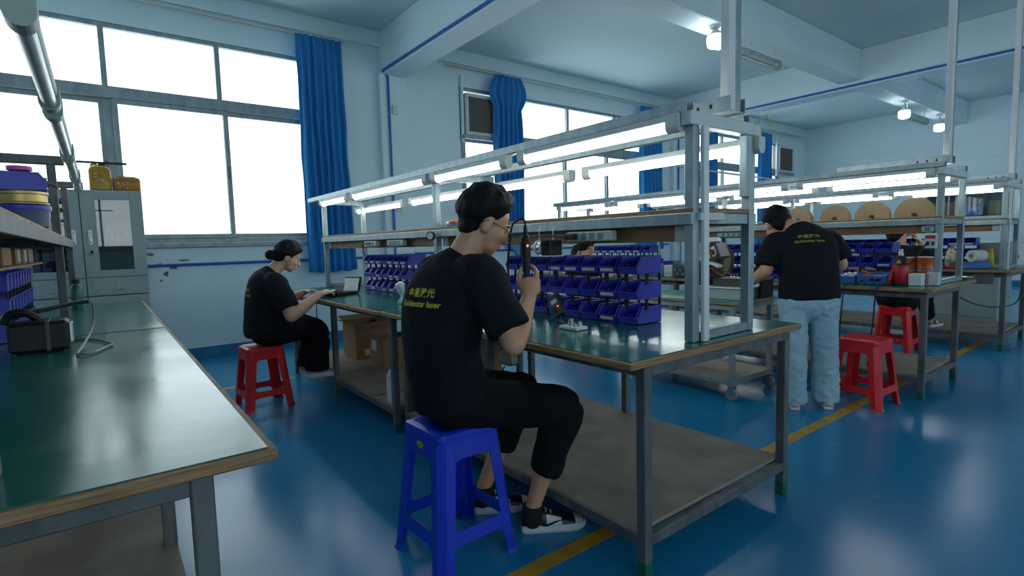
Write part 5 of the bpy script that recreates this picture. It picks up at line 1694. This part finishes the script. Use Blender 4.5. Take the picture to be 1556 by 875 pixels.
# ---------------------------------------------------------------- man on the blue stool
def seated_man():
    root = thing('person', 'person in black T-shirt seated on the blue stool holding a black driver', 'person', (1.04, 1.775, 0))
    b = MB()
    up = V3((0, 0, 1))
    hc = V3((1.158, 1.672, 1.275))
    hf, hl, hu = head(b, hc, (.86, -.30, -.50), (.50, -.20, .85), .98)
    limb(b, [(1.05, 1.735, 1.06), (1.075, 1.715, 1.14), (1.115, 1.695, 1.215), (1.135, 1.685, 1.25)], [(.075, .07), (.062, .058), (.056, .058), (.055, .06)], (0, 1, 0))
    limb(b, [(1.05, 1.77, .60), (1.01, 1.765, .80), (1.03, 1.745, 1.0), (1.06, 1.73, 1.10)], [(.12, .09), (.12, .08), (.13, .08), (.10, .06)], (0, 1, 0))
    rs, re, rw = V3((1.065, 1.565, 1.10)), V3((1.105, 1.445, .850)), V3((1.243, 1.522, 1.000))
    limb(b, [V3((1.06, 1.66, 1.10)), rs, rs.lerp(re, .5), re], [.05, .052, .046, .040], (1, 0, 0))
    limb(b, [re, re.lerp(rw, .3), re.lerp(rw, .75), rw], [(.040, .040), (.043, .041), (.032, .030), (.027, .023)], (1, 0, 0))
    ls, le, lw = V3((1.065, 1.90, 1.10)), V3((1.20, 1.985, .87)), V3((1.40, 1.90, .865))
    limb(b, [V3((1.06, 1.80, 1.10)), ls, ls.lerp(le, .5), le], [.05, .052, .046, .040], (1, 0, 0))
    limb(b, [le, le.lerp(lw, .3), le.lerp(lw, .75), lw], [.040, .042, .032, .026], (0, 0, 1))
    hand(b, lw, (.8, -.35, -.35), (.1, -.3, -1), .5, 1.0, -1)
    # right hand closed round the driver
    cr, cu_, cf = V3((.793, -.609, -.026)), V3((.073, .051, .996)), V3((.605, .792, -.085))
    q0 = V3((1.262, 1.552, 1.078))
    Q = lambda a, f_, u_: q0 + cr * a + cf * f_ + cu_ * u_
    limb(b, [rw, Q(.003, -.028, -.062), Q(.004, -.026, -.036), Q(.004, -.022, -.018)], [(.027, .022), (.033, .020), (.034, .016), (.026, .011)], cr)
    limb(b, [Q(.018, -.026, -.026), Q(.032, -.020, -.006), Q(.030, -.006, .014), Q(.021, .008, .027), Q(.012, .014, .034)], [.0105, .0105, .0098, .0088, .0072], cr, res=3, n=10)
    for i in range(1, 4):
        zf = -.004 - .0185 * i
        e = .82 if i == 3 else 1
        limb(b, [Q(.022, -.024, zf - .006), Q(.036, -.012, zf - .002), Q(.037, .014, zf), Q(.016 , .031, zf), Q(-.012 * e, .029, zf + .002), Q(-.026 * e, .012, zf + .003)], [.0100, .0102, .0096, .0090, .0082, .0068], cu_, res=3, n=10)
    limb(b, [Q(-.016, -.028, -.060), Q(-.030, -.018, -.034), Q(-.033, -.004, -.008), Q(-.026, .006, .016), Q(-.020, .010, .028)], [.013, .0135, .0115, .0095, .0075], cf, res=3, n=10)
    # shins and ankles
    for (h_, k_, a_) in (((1.09, 1.68, .60), (1.41, 1.535, .548), (1.335, 1.650, .10)), ((1.10, 1.86, .60), (1.44, 1.845, .545), (1.275, 1.925, .10))):
        h_, k_, a_ = V3(h_), V3(k_), V3(a_)
        limb(b, [h_, h_.lerp(k_, .5), k_], [.07, .06, .05], (0, 0, 1))
        limb(b, [k_, k_.lerp(a_, .35), k_.lerp(a_, .75), a_, a_ - up * .03], [.048, .050, .036, .032, .034], (0, 1, 0))
    attach('body', remeshed(b, .0062, 3), 'skin', root)
    # shirt
    s = MB()
    limb(s, [(1.045, 1.772, .585), (1.035, 1.77, .65), (1.005, 1.768, .78), (1.005, 1.758, .92), (1.03, 1.742, 1.04), (1.055, 1.728, 1.105), (1.080, 1.712, 1.150)], [(.176, .138), (.178, .140), (.178, .134), (.195, .135), (.188, .120), (.135, .085), (.072, .062)], (0, 1, 0), dome=(False, False), n=26)
    limb(s, [(1.045, 1.70, 1.075), (1.062, 1.575, 1.085), (1.078, 1.525, 1.00), (1.102, 1.462, .895)], [.065, .078, .077, .078], (1, 0, 0), dome=(True, False))
    limb(s, [(1.045, 1.78, 1.075), (1.062, 1.89, 1.085), (1.12, 1.94, .99), (1.165, 1.965, .92)], [.065, .078, .075, .076], (1, 0, 0), dome=(True, False))
    me = remeshed(s, .008, 5)
    wrinkle(me, .0075, 5.5, 3, (1, 1, .8))
    so = attach('shirt', me, 'shirt', root)
    nk = MB()
    limb(nk, [(1.074, 1.717, 1.135), (1.085, 1.709, 1.158)], [(.071, .064), (.069, .062)], (0, 1, 0), dome=(False, False), res=3, n=28)
    nk.build('collar', M['shirt'], root, smooth=True)
    back_print(root, me, (.90, 1.715, 1.005), (-1, -.22, .12), (0, 0, 1))
    # trousers
    p = MB()
    limb(p, [(1.02, 1.775, .59), (1.06, 1.77, .60), (1.13, 1.76, .60)], [(.18, .088), (.185, .092), (.17, .085)], (0, 1, 0))
    for (h_, k_, m_, side) in (((1.09, 1.690, .598), (1.408, 1.535, .548), (1.368, 1.595, .275), 0), ((1.10, 1.855, .598), (1.44, 1.845, .545), (1.352, 1.885, .29), 1)):
        h_, k_, m_ = V3(h_), V3(k_), V3(m_)
        limb(p, [h_ - V3((.03, 0, 0)), h_.lerp(k_, .35), h_.lerp(k_, .75), k_ + V3((.012, -.004, .0)), k_.lerp(m_, .28) + V3((.012, 0, 0)), k_.lerp(m_, .65), m_], [(.098, .088), (.092, .086), (.083, .080), (.074, .074), (.076, .074), (.070, .068), (.064, .062)], (0, 0, 1), dome=(True, False))
    me = remeshed(p, .008, 9)
    wrinkle(me, .007, 6.5, 9)
    attach('trousers', me, 'pants', root)
    for (a_, h_, t_) in (((1.335, 1.650, .10), (1.312, 1.690, .0), (1.530, 1.570, .0)), ((1.275, 1.925, .10), (1.245, 1.955, 0), (1.46, 1.835, 0))):
        sk = MB()
        limb(sk, [V3(a_) + up * .022 , V3(a_), V3(a_) - up * .035], [.0405, .042, .042], (0, 1, 0), dome=(False, True))
        sk.build('sock', M['sock'], root, smooth='all')
        shoe(root, h_, t_, up, ('shoe_black', 'shoe_white', 'shoe_white'), 'shoe', .268)
    hm = hair_mesh(hc, (.86, -.30, -.50), (.50, -.20, .85), .98, .021, 'short', 2)
    attach('hair', hm, 'hair', root)
    face_bits(root, hc, hf, hl, hu, .98)
    # spectacles
    g = MB()
    for y in (-1, 1):
        cen = hc + (hf * .105 + hl * y * .033 - hu * .006) * .98
        pts = [cen + (hl * .026 * math.cos(a) + hu * .019 * math.sin(a)) for a in [2 * math.pi * i / 16 for i in range(17)]]
        g.tube(pts, .0018, 6)
        g.tube([cen + hl * y * .026 + hu * .008, hc + (hf * .055 + hl * y * .072 + hu * .006), hc + (hf * -.012 + hl * y * .082 + hu * .004), hc + (hf * -.03 + hl * y * .080 - hu * .012)], .0018, 6)
    g.tube([hc + (hf * .106 + hl * .009), hc + (hf * .110 + hu * .003), hc + (hf * .106 - hl * .009)], .0016, 6)
    go = g.build('spectacles', M['black'], root, smooth='all')
    for y in (-1, 1):
        cen = hc + (hf * .104 + hl * y * .033 - hu * .006) * .98
        pts = [cen + (hl * .0255 * math.cos(a) + hu * .0185 * math.sin(a)) for a in [2 * math.pi * i / 16 for i in range(16)]]
        MB().prism(pts, hf * .001).build('lens', M['lens'], go)
    # the driver in his hand is a thing of its own
    d = thing('electric_driver', 'slim black electric driver with red light held up by the seated man', 'driver', q0 + cu_ * .02)
    ax0, ax1 = Q(-.002, .004, -.058), Q(-.010, .012, .185)
    A = lambda t: ax0.lerp(ax1, t)
    limb_ = MB()
    limb(limb_, [A(0), A(.25), A(.42), A(.62), A(.80), A(.86)], [(.0115, .0115), (.0125, .0125), (.0165, .017), (.0185, .019), (.0165, .017), (.010, .010)], cr, dome=(True, True))
    limb_.build('housing', M['black'], d, smooth='all')
    MB().tube([A(.86), A(.90), A(.95), A(1.0)], [.010, .0085, .0075, .006], 12).build('strain_relief', M['black'], d, smooth=True)
    MB().xbox(A(.68) - cf * .0185 + cr * .006, (.008, .005, .010), None, .002).build('indicator', M['red_led'], d)
    MB().bar(A(.52) - cr * .018, A(.74) - cr * .018, .010, .006, cf, .002).build('lever', M['grey_box'], d)
    MB().tube([A(.98), A(1.06), A(1.10) - cr * .012, A(1.04) - cr * .045 + cf * .03, A(.80) - cr * .06 + cf * .08, A(.35) - cr * .07 + cf * .14, A(-.15) - cr * .06 + cf * .18, A(-.6) - cr * .02 + cf * .22], .0042, 8, 6).build('cord', M['black'], d, smooth='all')
    return root
seated_man()

# ---------------------------------------------------------------- woman on the red stool
def seated_woman():
    root = thing('person', 'person with hair in a bun seated on a red stool by the window wall', 'person', (.925, 4.40, 0))
    b = MB()
    up = V3((0, 0, 1))
    hc = V3((1.150, 4.345, 1.135))
    F, U = (.84, -.14, -.50), (.52, -.08, .84)
    hf, hl, hu = head(b, hc, F, U, .96)
    limb(b, [(1.02, 4.38, .97), (1.045, 4.375, 1.03), (1.085, 4.365, 1.075), (1.115, 4.355, 1.11)], [.07, .056, .050, .050], (0, 1, 0))
    limb(b, [(.95, 4.39, .58), (.945, 4.39, .75), (.985, 4.385, .92), (1.02, 4.38, .99)], [(.13, .10), (.12, .09), (.12, .08), (.09, .06)], (0, 1, 0))
    for (s_, e_, w_, th) in (((1.02, 4.225, .965), (1.085, 4.105, .700), (1.315, 4.150, .845), 1), ((1.04, 4.545, .965), (1.13, 4.60, .74), (1.29, 4.46, .845), -1)):
        s_, e_, w_ = V3(s_), V3(e_), V3(w_)
        limb(b, [s_ + V3((-.01, .05 * th, 0)), s_, s_.lerp(e_, .5), e_], [.05, .055, .051, .045], (1, 0, 0))
        limb(b, [e_, e_.lerp(w_, .3), e_.lerp(w_, .75), w_], [.045, .047, .034, .026], (0, 0, 1))
        hand(b, w_, (w_ - e_).normalized() + V3((.3, .10 * th, -.30)), (.1, .3 * th, -1), .55, .92, th)
    for y in (4.29, 4.49):
        limb(b, [(.99, y, .56), (1.18, y, .57), (1.33, y + .01, .565)], [.08, .07, .05], (0, 0, 1))
        limb(b, [(1.33, y + .01, .56), (1.32, y + .02, .42), (1.30, y + .02, .25)], [.05, .045, .036], (0, 1, 0))
    attach('body', remeshed(b, .0065, 3), 'skin_light', root)
    s = MB()
    limb(s, [(.965, 4.395, .545), (.962, 4.395, .61), (.965, 4.392, .72), (.970, 4.388, .84), (.985, 4.385, .945), (1.015, 4.38, .995), (1.045, 4.375, 1.035)], [(.188, .145), (.190, .145), (.182, .138), (.185, .132), (.170, .112), (.125, .08), (.068, .058)], (0, 1, 0), dome=(False, False), n=26)
    limb(s, [(1.0, 4.34, .94), (1.015, 4.235, .95), (1.04, 4.180, .87), (1.074, 4.125, .755)], [.065, .078, .080, .082], (1, 0, 0), dome=(True, False))
    limb(s, [(1.0, 4.43, .94), (1.03, 4.535, .95), (1.07, 4.565, .87), (1.105, 4.585, .80)], [.065, .078, .080, .080], (1, 0, 0), dome=(True, False))
    me = remeshed(s, .009, 5)
    wrinkle(me, .007, 5.5, 5)
    attach('shirt', me, 'shirt', root)
    back_print(root, me, (.80, 4.39, .885), (-1, -.1, .25), (.2, 0, 1), 'print_dim', .9)
    p = MB()
    limb(p, [(.945, 4.395, .555), (.98, 4.39, .56), (1.05, 4.39, .56)], [(.195, .088), (.198, .092), (.18, .088)], (0, 1, 0))
    for y in (4.295, 4.485):
        limb(p, [(.97, y, .563), (1.12, y, .572), (1.25, y, .575), (1.325, y + .005, .545), (1.335, y + .01, .45), (1.315, y + .015, .34), (1.305, y + .015, .225)], [(.098, .095), (.095, .092), (.088, .088), (.080, .082), (.084, .080), (.090, .084), (.098, .088)], (0, 0, 1), dome=(True, False))
    me = remeshed(p, .009, 4)
    wrinkle(me, .007, 6, 2)
    attach('trousers', me, 'pants', root)
    shoe(root, (1.235, 4.325, .172), (1.47, 4.255, .172), up, ('shoe_grey', 'shoe_white', 'shoe_grey'), 'shoe', .25, 'run')
    shoe(root, (1.235, 4.50, .172), (1.47, 4.49, .172), up, ('shoe_pink', 'shoe_white', 'shoe_grey'), 'shoe', .25, 'run')
    attach('hair', hair_mesh(hc, F, U, .96, .014, 'long', 6), 'hair', root)
    bn = MB()
    cb = hc - hf * .115 - hu * .045
    mm = Matrix((hf, hl, hu)).transposed()
    bn.ellipsoid(cb, (.040, .042, .038), mm, 18, 12)
    bn.ellipsoid(cb + hf * .035 + hu * .005, (.035, .04, .03), mm, 14, 10)
    me = remeshed(bn, .006, 2); wrinkle(me, .004, 28, 1)
    attach('hair_bun', me, 'hair', root)
    face_bits(root, hc, hf, hl, hu, .96)
    t = thing('tablet', 'small black tablet with white screen in the seated woman\'s hands', 'tablet', (1.39, 4.24, .80))
    mz_ = Matrix.Rotation(R(-20), 3, 'Z') @ Matrix.Rotation(R(-8), 3, 'Y')
    MB().xbox((1.42, 4.27, .845), (.12, .16, .010), mz_, .003).build('case', M['black'], t)
    MB().xbox(V3((1.42, 4.27, .845)) + mz_ @ V3((0, 0, .0056)), (.10, .14, .001), mz_).build('screen', M['paper'], t)
seated_woman()

# ---------------------------------------------------------------- standing man in pale jeans
def standing_man():
    root = thing('person', 'standing person in black T-shirt and pale jeans bending over the trolley', 'person', (3.86, 1.66, 0))
    b = MB()
    up = V3((0, 0, 1))
    hc = V3((3.935, 1.945, 1.275))
    F, U = (.52, .62, -.62), (.42, .48, .75)
    hf, hl, hu = head(b, hc, F, U, .98)
    limb(b, [(3.90, 1.76, 1.19), (3.93, 1.795, 1.235), (3.935, 1.855, 1.258), (3.930, 1.895, 1.265)], [.08, .062, .058, .058], (.6, -.8, 0))
    limb(b, [(3.84, 1.67, .80), (3.84, 1.68, .95), (3.88, 1.73, 1.10), (3.91, 1.76, 1.19)], [(.13, .09), (.12, .085), (.13, .085), (.10, .06)], (.6, -.8, 0))
    for (s_, e_, w_, d_, nr, th) in (((3.755, 1.880, 1.150), (3.690, 1.895, .955), (3.765, 2.035, .865), (.35, .75, -.3), (.6, .1, -.8), -1), ((4.055, 1.635, 1.170), (4.105, 1.575, .985), (4.235, 1.70, .92), (.7, .6, -.2), (0, 0, -1), 1)):
        s_, e_, w_ = V3(s_), V3(e_), V3(w_)
        c_ = V3((3.90, 1.76, 1.17))
        limb(b, [s_.lerp(c_, .3), s_, s_.lerp(e_, .5), e_], [.052, .055, .050, .044], (1, 0, 0))
        limb(b, [e_, e_.lerp(w_, .3), e_.lerp(w_, .75), w_], [.044, .045, .034, .028], (0, 0, 1))
        hand(b, w_, d_, nr, .5, 1.0, th)
    for (x, y, x2, y2) in ((3.785, 1.745, 3.775, 1.740), (3.905, 1.600, 3.945, 1.600)):
        limb(b, [(x, y, .82), ((x + x2) / 2, (y + y2) / 2, .45), (x2, y2, .09)], [.07, .05, .035], (1, 0, 0))
    attach('body', remeshed(b, .0065, 3), 'skin', root)
    s = MB()
    SD = (.6, -.8, 0)
    limb(s, [(3.845, 1.672, .765), (3.845, 1.674, .85), (3.848, 1.680, .96), (3.868, 1.706, 1.075), (3.892, 1.742, 1.165), (3.912, 1.766, 1.212), (3.935, 1.797, 1.245)], [(.190, .142), (.188, .142), (.186, .135), (.198, .130), (.190, .105), (.135, .075), (.072, .062)], SD, dome=(False, False), n=28)
    limb(s, [(3.86, 1.79, 1.155), (3.77, 1.868, 1.140), (3.735, 1.888, 1.06), (3.715, 1.893, .985)], [.065, .082, .083, .085], (1, 0, 0), dome=(True, False))
    limb(s, [(3.95, 1.71, 1.16), (4.045, 1.648, 1.155), (4.075, 1.612, 1.09), (4.095, 1.588, 1.025)], [.065, .082, .083, .085], (1, 0, 0), dome=(True, False))
    me = remeshed(s, .009, 5)
    wrinkle(me, .008, 5, 7)
    attach('shirt', me, 'shirt', root)
    back_print(root, me, (3.80, 1.66, 1.165), (-.72, -.60, .42), (.2, .2, 1), 'print_dim', .92)
    p = MB()
    limb(p, [(3.845, 1.672, .80), (3.845, 1.672, .77), (3.845, 1.672, .72)], [(.150, .105), (.165, .122), (.165, .118)], SD, dome=(False, True), n=24)
    for (x, y, x2, y2) in ((3.785, 1.745, 3.775, 1.738), (3.905, 1.600, 3.945, 1.598)):
        limb(p, [(x, y, .74), (x, y, .66), ((x + x2) / 2, (y + y2) / 2, .45), (x2, y2, .24), (x2, y2, .045)], [(.092, .112), (.090, .105), (.084, .094), (.082, .090), (.088, .092)], SD, dome=(True, False))
    me = remeshed(p, .009, 4)
    wrinkle(me, .011, 8, 11, (1, 1, 1.3))
    attach('jeans', me, 'jeans', root)
    shoe(root, (3.70, 1.685, 0), (3.92, 1.83, 0), up, ('shoe_beige', 'shoe_white'), 'shoe', .27)
    shoe(root, (3.875, 1.54, 0), (4.09, 1.69, 0), up, ('shoe_beige', 'shoe_white'), 'shoe', .27)
    attach('hair', hair_mesh(hc, F, U, .98, .018, 'short', 4), 'hair', root)
    face_bits(root, hc, hf, hl, hu, .98)
standing_man()

# ---------------------------------------------------------------- man at the far bench
def far_man():
    root = thing('person', 'person in black T-shirt at the far bench, arm raised to the ear', 'person', (6.33, 1.90, 0))
    b = MB()
    up = V3((0, 0, 1))
    hc = V3((6.372, 1.945, 1.165))
    F, U = (.92, -.05, -.32), (.34, 0, .92)
    hf, hl, hu = head(b, hc, F, U, .98)
    limb(b, [(6.33, 1.91, 1.0), (6.345, 1.91, 1.07), (6.37, 1.912, 1.115)], [.075, .060, .058], (0, 1, 0))
    limb(b, [(6.33, 1.90, .56), (6.31, 1.90, .75), (6.32, 1.905, .92), (6.335, 1.91, 1.01)], [(.13, .09), (.12, .085), (.13, .085), (.10, .06)], (0, 1, 0))
    for (s_, e_, w_, d_, nr, th) in (((6.34, 1.735, 1.01), (6.53, 1.68, .95), (6.47, 1.775, 1.10), (-.25, .35, .6), (-.4, .8, 0), 1), ((6.34, 2.085, .99), (6.50, 2.12, .82), (6.75, 2.05, .84), (1, -.1, -.1), (0, 0, -1), -1)):
        s_, e_, w_ = V3(s_), V3(e_), V3(w_)
        limb(b, [s_.lerp(V3((6.33, 1.91, 1.0)), .3), s_, s_.lerp(e_, .5), e_], [.05, .054, .048, .042], (0, 0, 1))
        limb(b, [e_, e_.lerp(w_, .4), w_], [.042, .040, .027], (0, 0, 1))
        hand(b, w_, d_, nr, .7, 1.0, th)
    for y, xa in ((1.81, 7.02), (2.0, 7.0)):
        limb(b, [(6.36, y, .56), (6.60, y, .57), (6.80, y, .56)], [.08, .07, .05], (0, 0, 1))
        limb(b, [(6.80, y, .55), (6.90, y, .38), (xa, y, .22)], [.05, .048, .034], (0, 1, 0))
    attach('body', remeshed(b, .008, 3), 'skin', root)
    s = MB()
    limb(s, [(6.33, 1.90, .52), (6.325, 1.90, .62), (6.305, 1.90, .76), (6.31, 1.903, .88), (6.325, 1.908, .975), (6.34, 1.91, 1.02), (6.352, 1.911, 1.06)], [(.185, .15), (.185, .145), (.18, .13), (.19, .13), (.178, .11), (.13, .08), (.07, .062)], (0, 1, 0), dome=(True, False), n=24)
    limb(s, [(6.33, 1.84, .985), (6.345, 1.745, .99), (6.42, 1.715, .975), (6.48, 1.697, .962)], [.062, .076, .074, .074], (0, 0, 1), dome=(True, False))
    limb(s, [(6.33, 1.97, .98), (6.345, 2.075, .975), (6.41, 2.10, .91), (6.45, 2.11, .87)], [.062, .076, .074, .074], (1, 0, 0), dome=(True, False))
    me = remeshed(s, .011, 4); wrinkle(me, .007, 5, 1)
    attach('shirt', me, 'shirt', root)
    back_print(root, me, (6.20, 1.905, .93), (-1, -.1, .15), (.1, 0, 1), 'print_dim', .9)
    p = MB()
    limb(p, [(6.31, 1.90, .555), (6.36, 1.90, .56), (6.42, 1.90, .56)], [(.185, .085), (.188, .09), (.17, .085)], (0, 1, 0))
    for y, xa in ((1.81, 7.0), (2.0, 6.98)):
        limb(p, [(6.36, y, .565), (6.60, y, .572), (6.80, y, .56), (6.86, y, .46), (xa - .03, y, .29)], [.092, .086, .074, .070, .062], (0, 1, 0), dome=(True, False))
    me = remeshed(p, .011, 4); wrinkle(me, .006, 6, 2)
    attach('trousers', me, 'pants', root)
    shoe(root, (6.99, 1.815, .171), (7.24, 1.775, .171), up, ('shoe_black', 'shoe_white', 'shoe_white'), 'shoe', .27)
    shoe(root, (6.97, 2.0, .171), (7.22, 2.0, .171), up, ('shoe_black', 'shoe_white', 'shoe_white'), 'shoe', .27)
    attach('hair', hair_mesh(hc, F, U, .98, .016, 'short', 9), 'hair', root)
    face_bits(root, hc, hf, hl, hu, .98)
    t = thing('handset', 'black handset held to the ear of the man at the far bench', 'handset', (6.46, 1.825, 1.16))
    MB().bar((6.485, 1.825, 1.095), (6.425, 1.815, 1.225), .034, .022, (1, 0, 0), .006).build('body', M['black'], t)
    MB().cyl((6.425, 1.815, 1.225), (6.415, 1.812, 1.245), .008, n=10).build('aerial', M['black'], t)
far_man()

# ---------------------------------------------------------------- dark-haired woman at the back bench
def back_woman():
    root = thing('person', 'person with brown hair tied back seated at the back bench', 'person', (4.02, 4.05, 0))
    b = MB()
    hc = V3((4.115, 4.055, 1.135))
    F, U = (.93, -.10, -.30), (.32, 0, .94)
    hf, hl, hu = head(b, hc, F, U, .95)
    limb(b, [(4.03, 4.06, .97), (4.05, 4.06, 1.04), (4.085, 4.058, 1.09)], [.07, .054, .050], (0, 1, 0))
    limb(b, [(4.02, 4.05, .56), (4.0, 4.05, .75), (4.01, 4.055, .90), (4.03, 4.06, .98)], [(.12, .09), (.11, .08), (.12, .08), (.09, .06)], (0, 1, 0))
    for (s_, e_, w_, th) in (((4.04, 3.90, .965), (4.14, 3.84, .80), (4.40, 3.90, .86), 1), ((4.04, 4.21, .965), (4.15, 4.27, .80), (4.42, 4.15, .85), -1)):
        s_, e_, w_ = V3(s_), V3(e_), V3(w_)
        limb(b, [s_.lerp(V3((4.03, 4.06, .96)), .3), s_, s_.lerp(e_, .5), e_], [.046, .048, .043, .038], (1, 0, 0))
        limb(b, [e_, e_.lerp(w_, .4), w_], [.038, .037, .025], (0, 0, 1))
        hand(b, w_, (1, .05 * th, -.1), (0, 0, -1), .5, .92, th)
    for y in (3.97, 4.14):
        limb(b, [(4.06, y, .555), (4.25, y, .56), (4.40, y, .55)], [.07, .06, .05], (0, 0, 1))
        limb(b, [(4.40, y, .54), (4.40, y, .35), (4.40, y, .10)], [.05, .045, .034], (0, 1, 0))
    attach('body', remeshed(b, .008, 3), 'skin_light', root)
    s = MB()
    limb(s, [(4.02, 4.05, .52), (4.01, 4.05, .62), (3.995, 4.05, .75), (4.0, 4.055, .87), (4.02, 4.058, .955), (4.035, 4.06, .995), (4.05, 4.06, 1.03)], [(.17, .145), (.17, .14), (.16, .125), (.168, .125), (.158, .105), (.12, .075), (.064, .056)], (0, 1, 0), dome=(True, False), n=24)
    limb(s, [(4.03, 4.0, .955), (4.04, 3.91, .955), (4.08, 3.88, .885), (4.105, 3.862, .845)], [.058, .070, .070, .070], (1, 0, 0), dome=(True, False))
    limb(s, [(4.03, 4.11, .955), (4.04, 4.205, .955), (4.08, 4.235, .885), (4.11, 4.25, .845)], [.058, .070, .070, .070], (1, 0, 0), dome=(True, False))
    me = remeshed(s, .011, 4); wrinkle(me, .006, 5, 4)
    attach('shirt', me, 'shirt', root)
    p = MB()
    limb(p, [(4.0, 4.05, .55), (4.05, 4.05, .555), (4.12, 4.05, .555)], [(.175, .085), (.178, .088), (.16, .085)], (0, 1, 0))
    for y in (3.97, 4.14):
        limb(p, [(4.06, y, .56), (4.25, y, .565), (4.38, y, .55), (4.40, y, .40), (4.40, y, .12)], [.085, .080, .070, .066, .062], (0, 1, 0), dome=(True, False))
    me = remeshed(p, .011, 4)
    attach('trousers', me, 'pants', root)
    for y in (3.97, 4.14):
        shoe(root, (4.35, y, 0), (4.59, y, 0), (0, 0, 1), ('shoe_grey', 'shoe_white'), 'shoe', .245)
    attach('hair', hair_mesh(hc, F, U, .95, .015, 'long', 8), 'hair_brown', root)
    t = MB()
    limb(t, [hc - hf * .09 - hu * .03, hc - hf * .135 - hu * .06, hc - hf * .15 - hu * .12, hc - hf * .14 - hu * .19], [(.03, .03), (.038, .034), (.034, .03), (.012, .012)], hl)
    me = remeshed(t, .007, 2); wrinkle(me, .004, 25, 2)
    attach('ponytail', me, 'hair_brown', root)
    face_bits(root, hc, hf, hl, hu, .95, 'hair_brown')
back_woman()
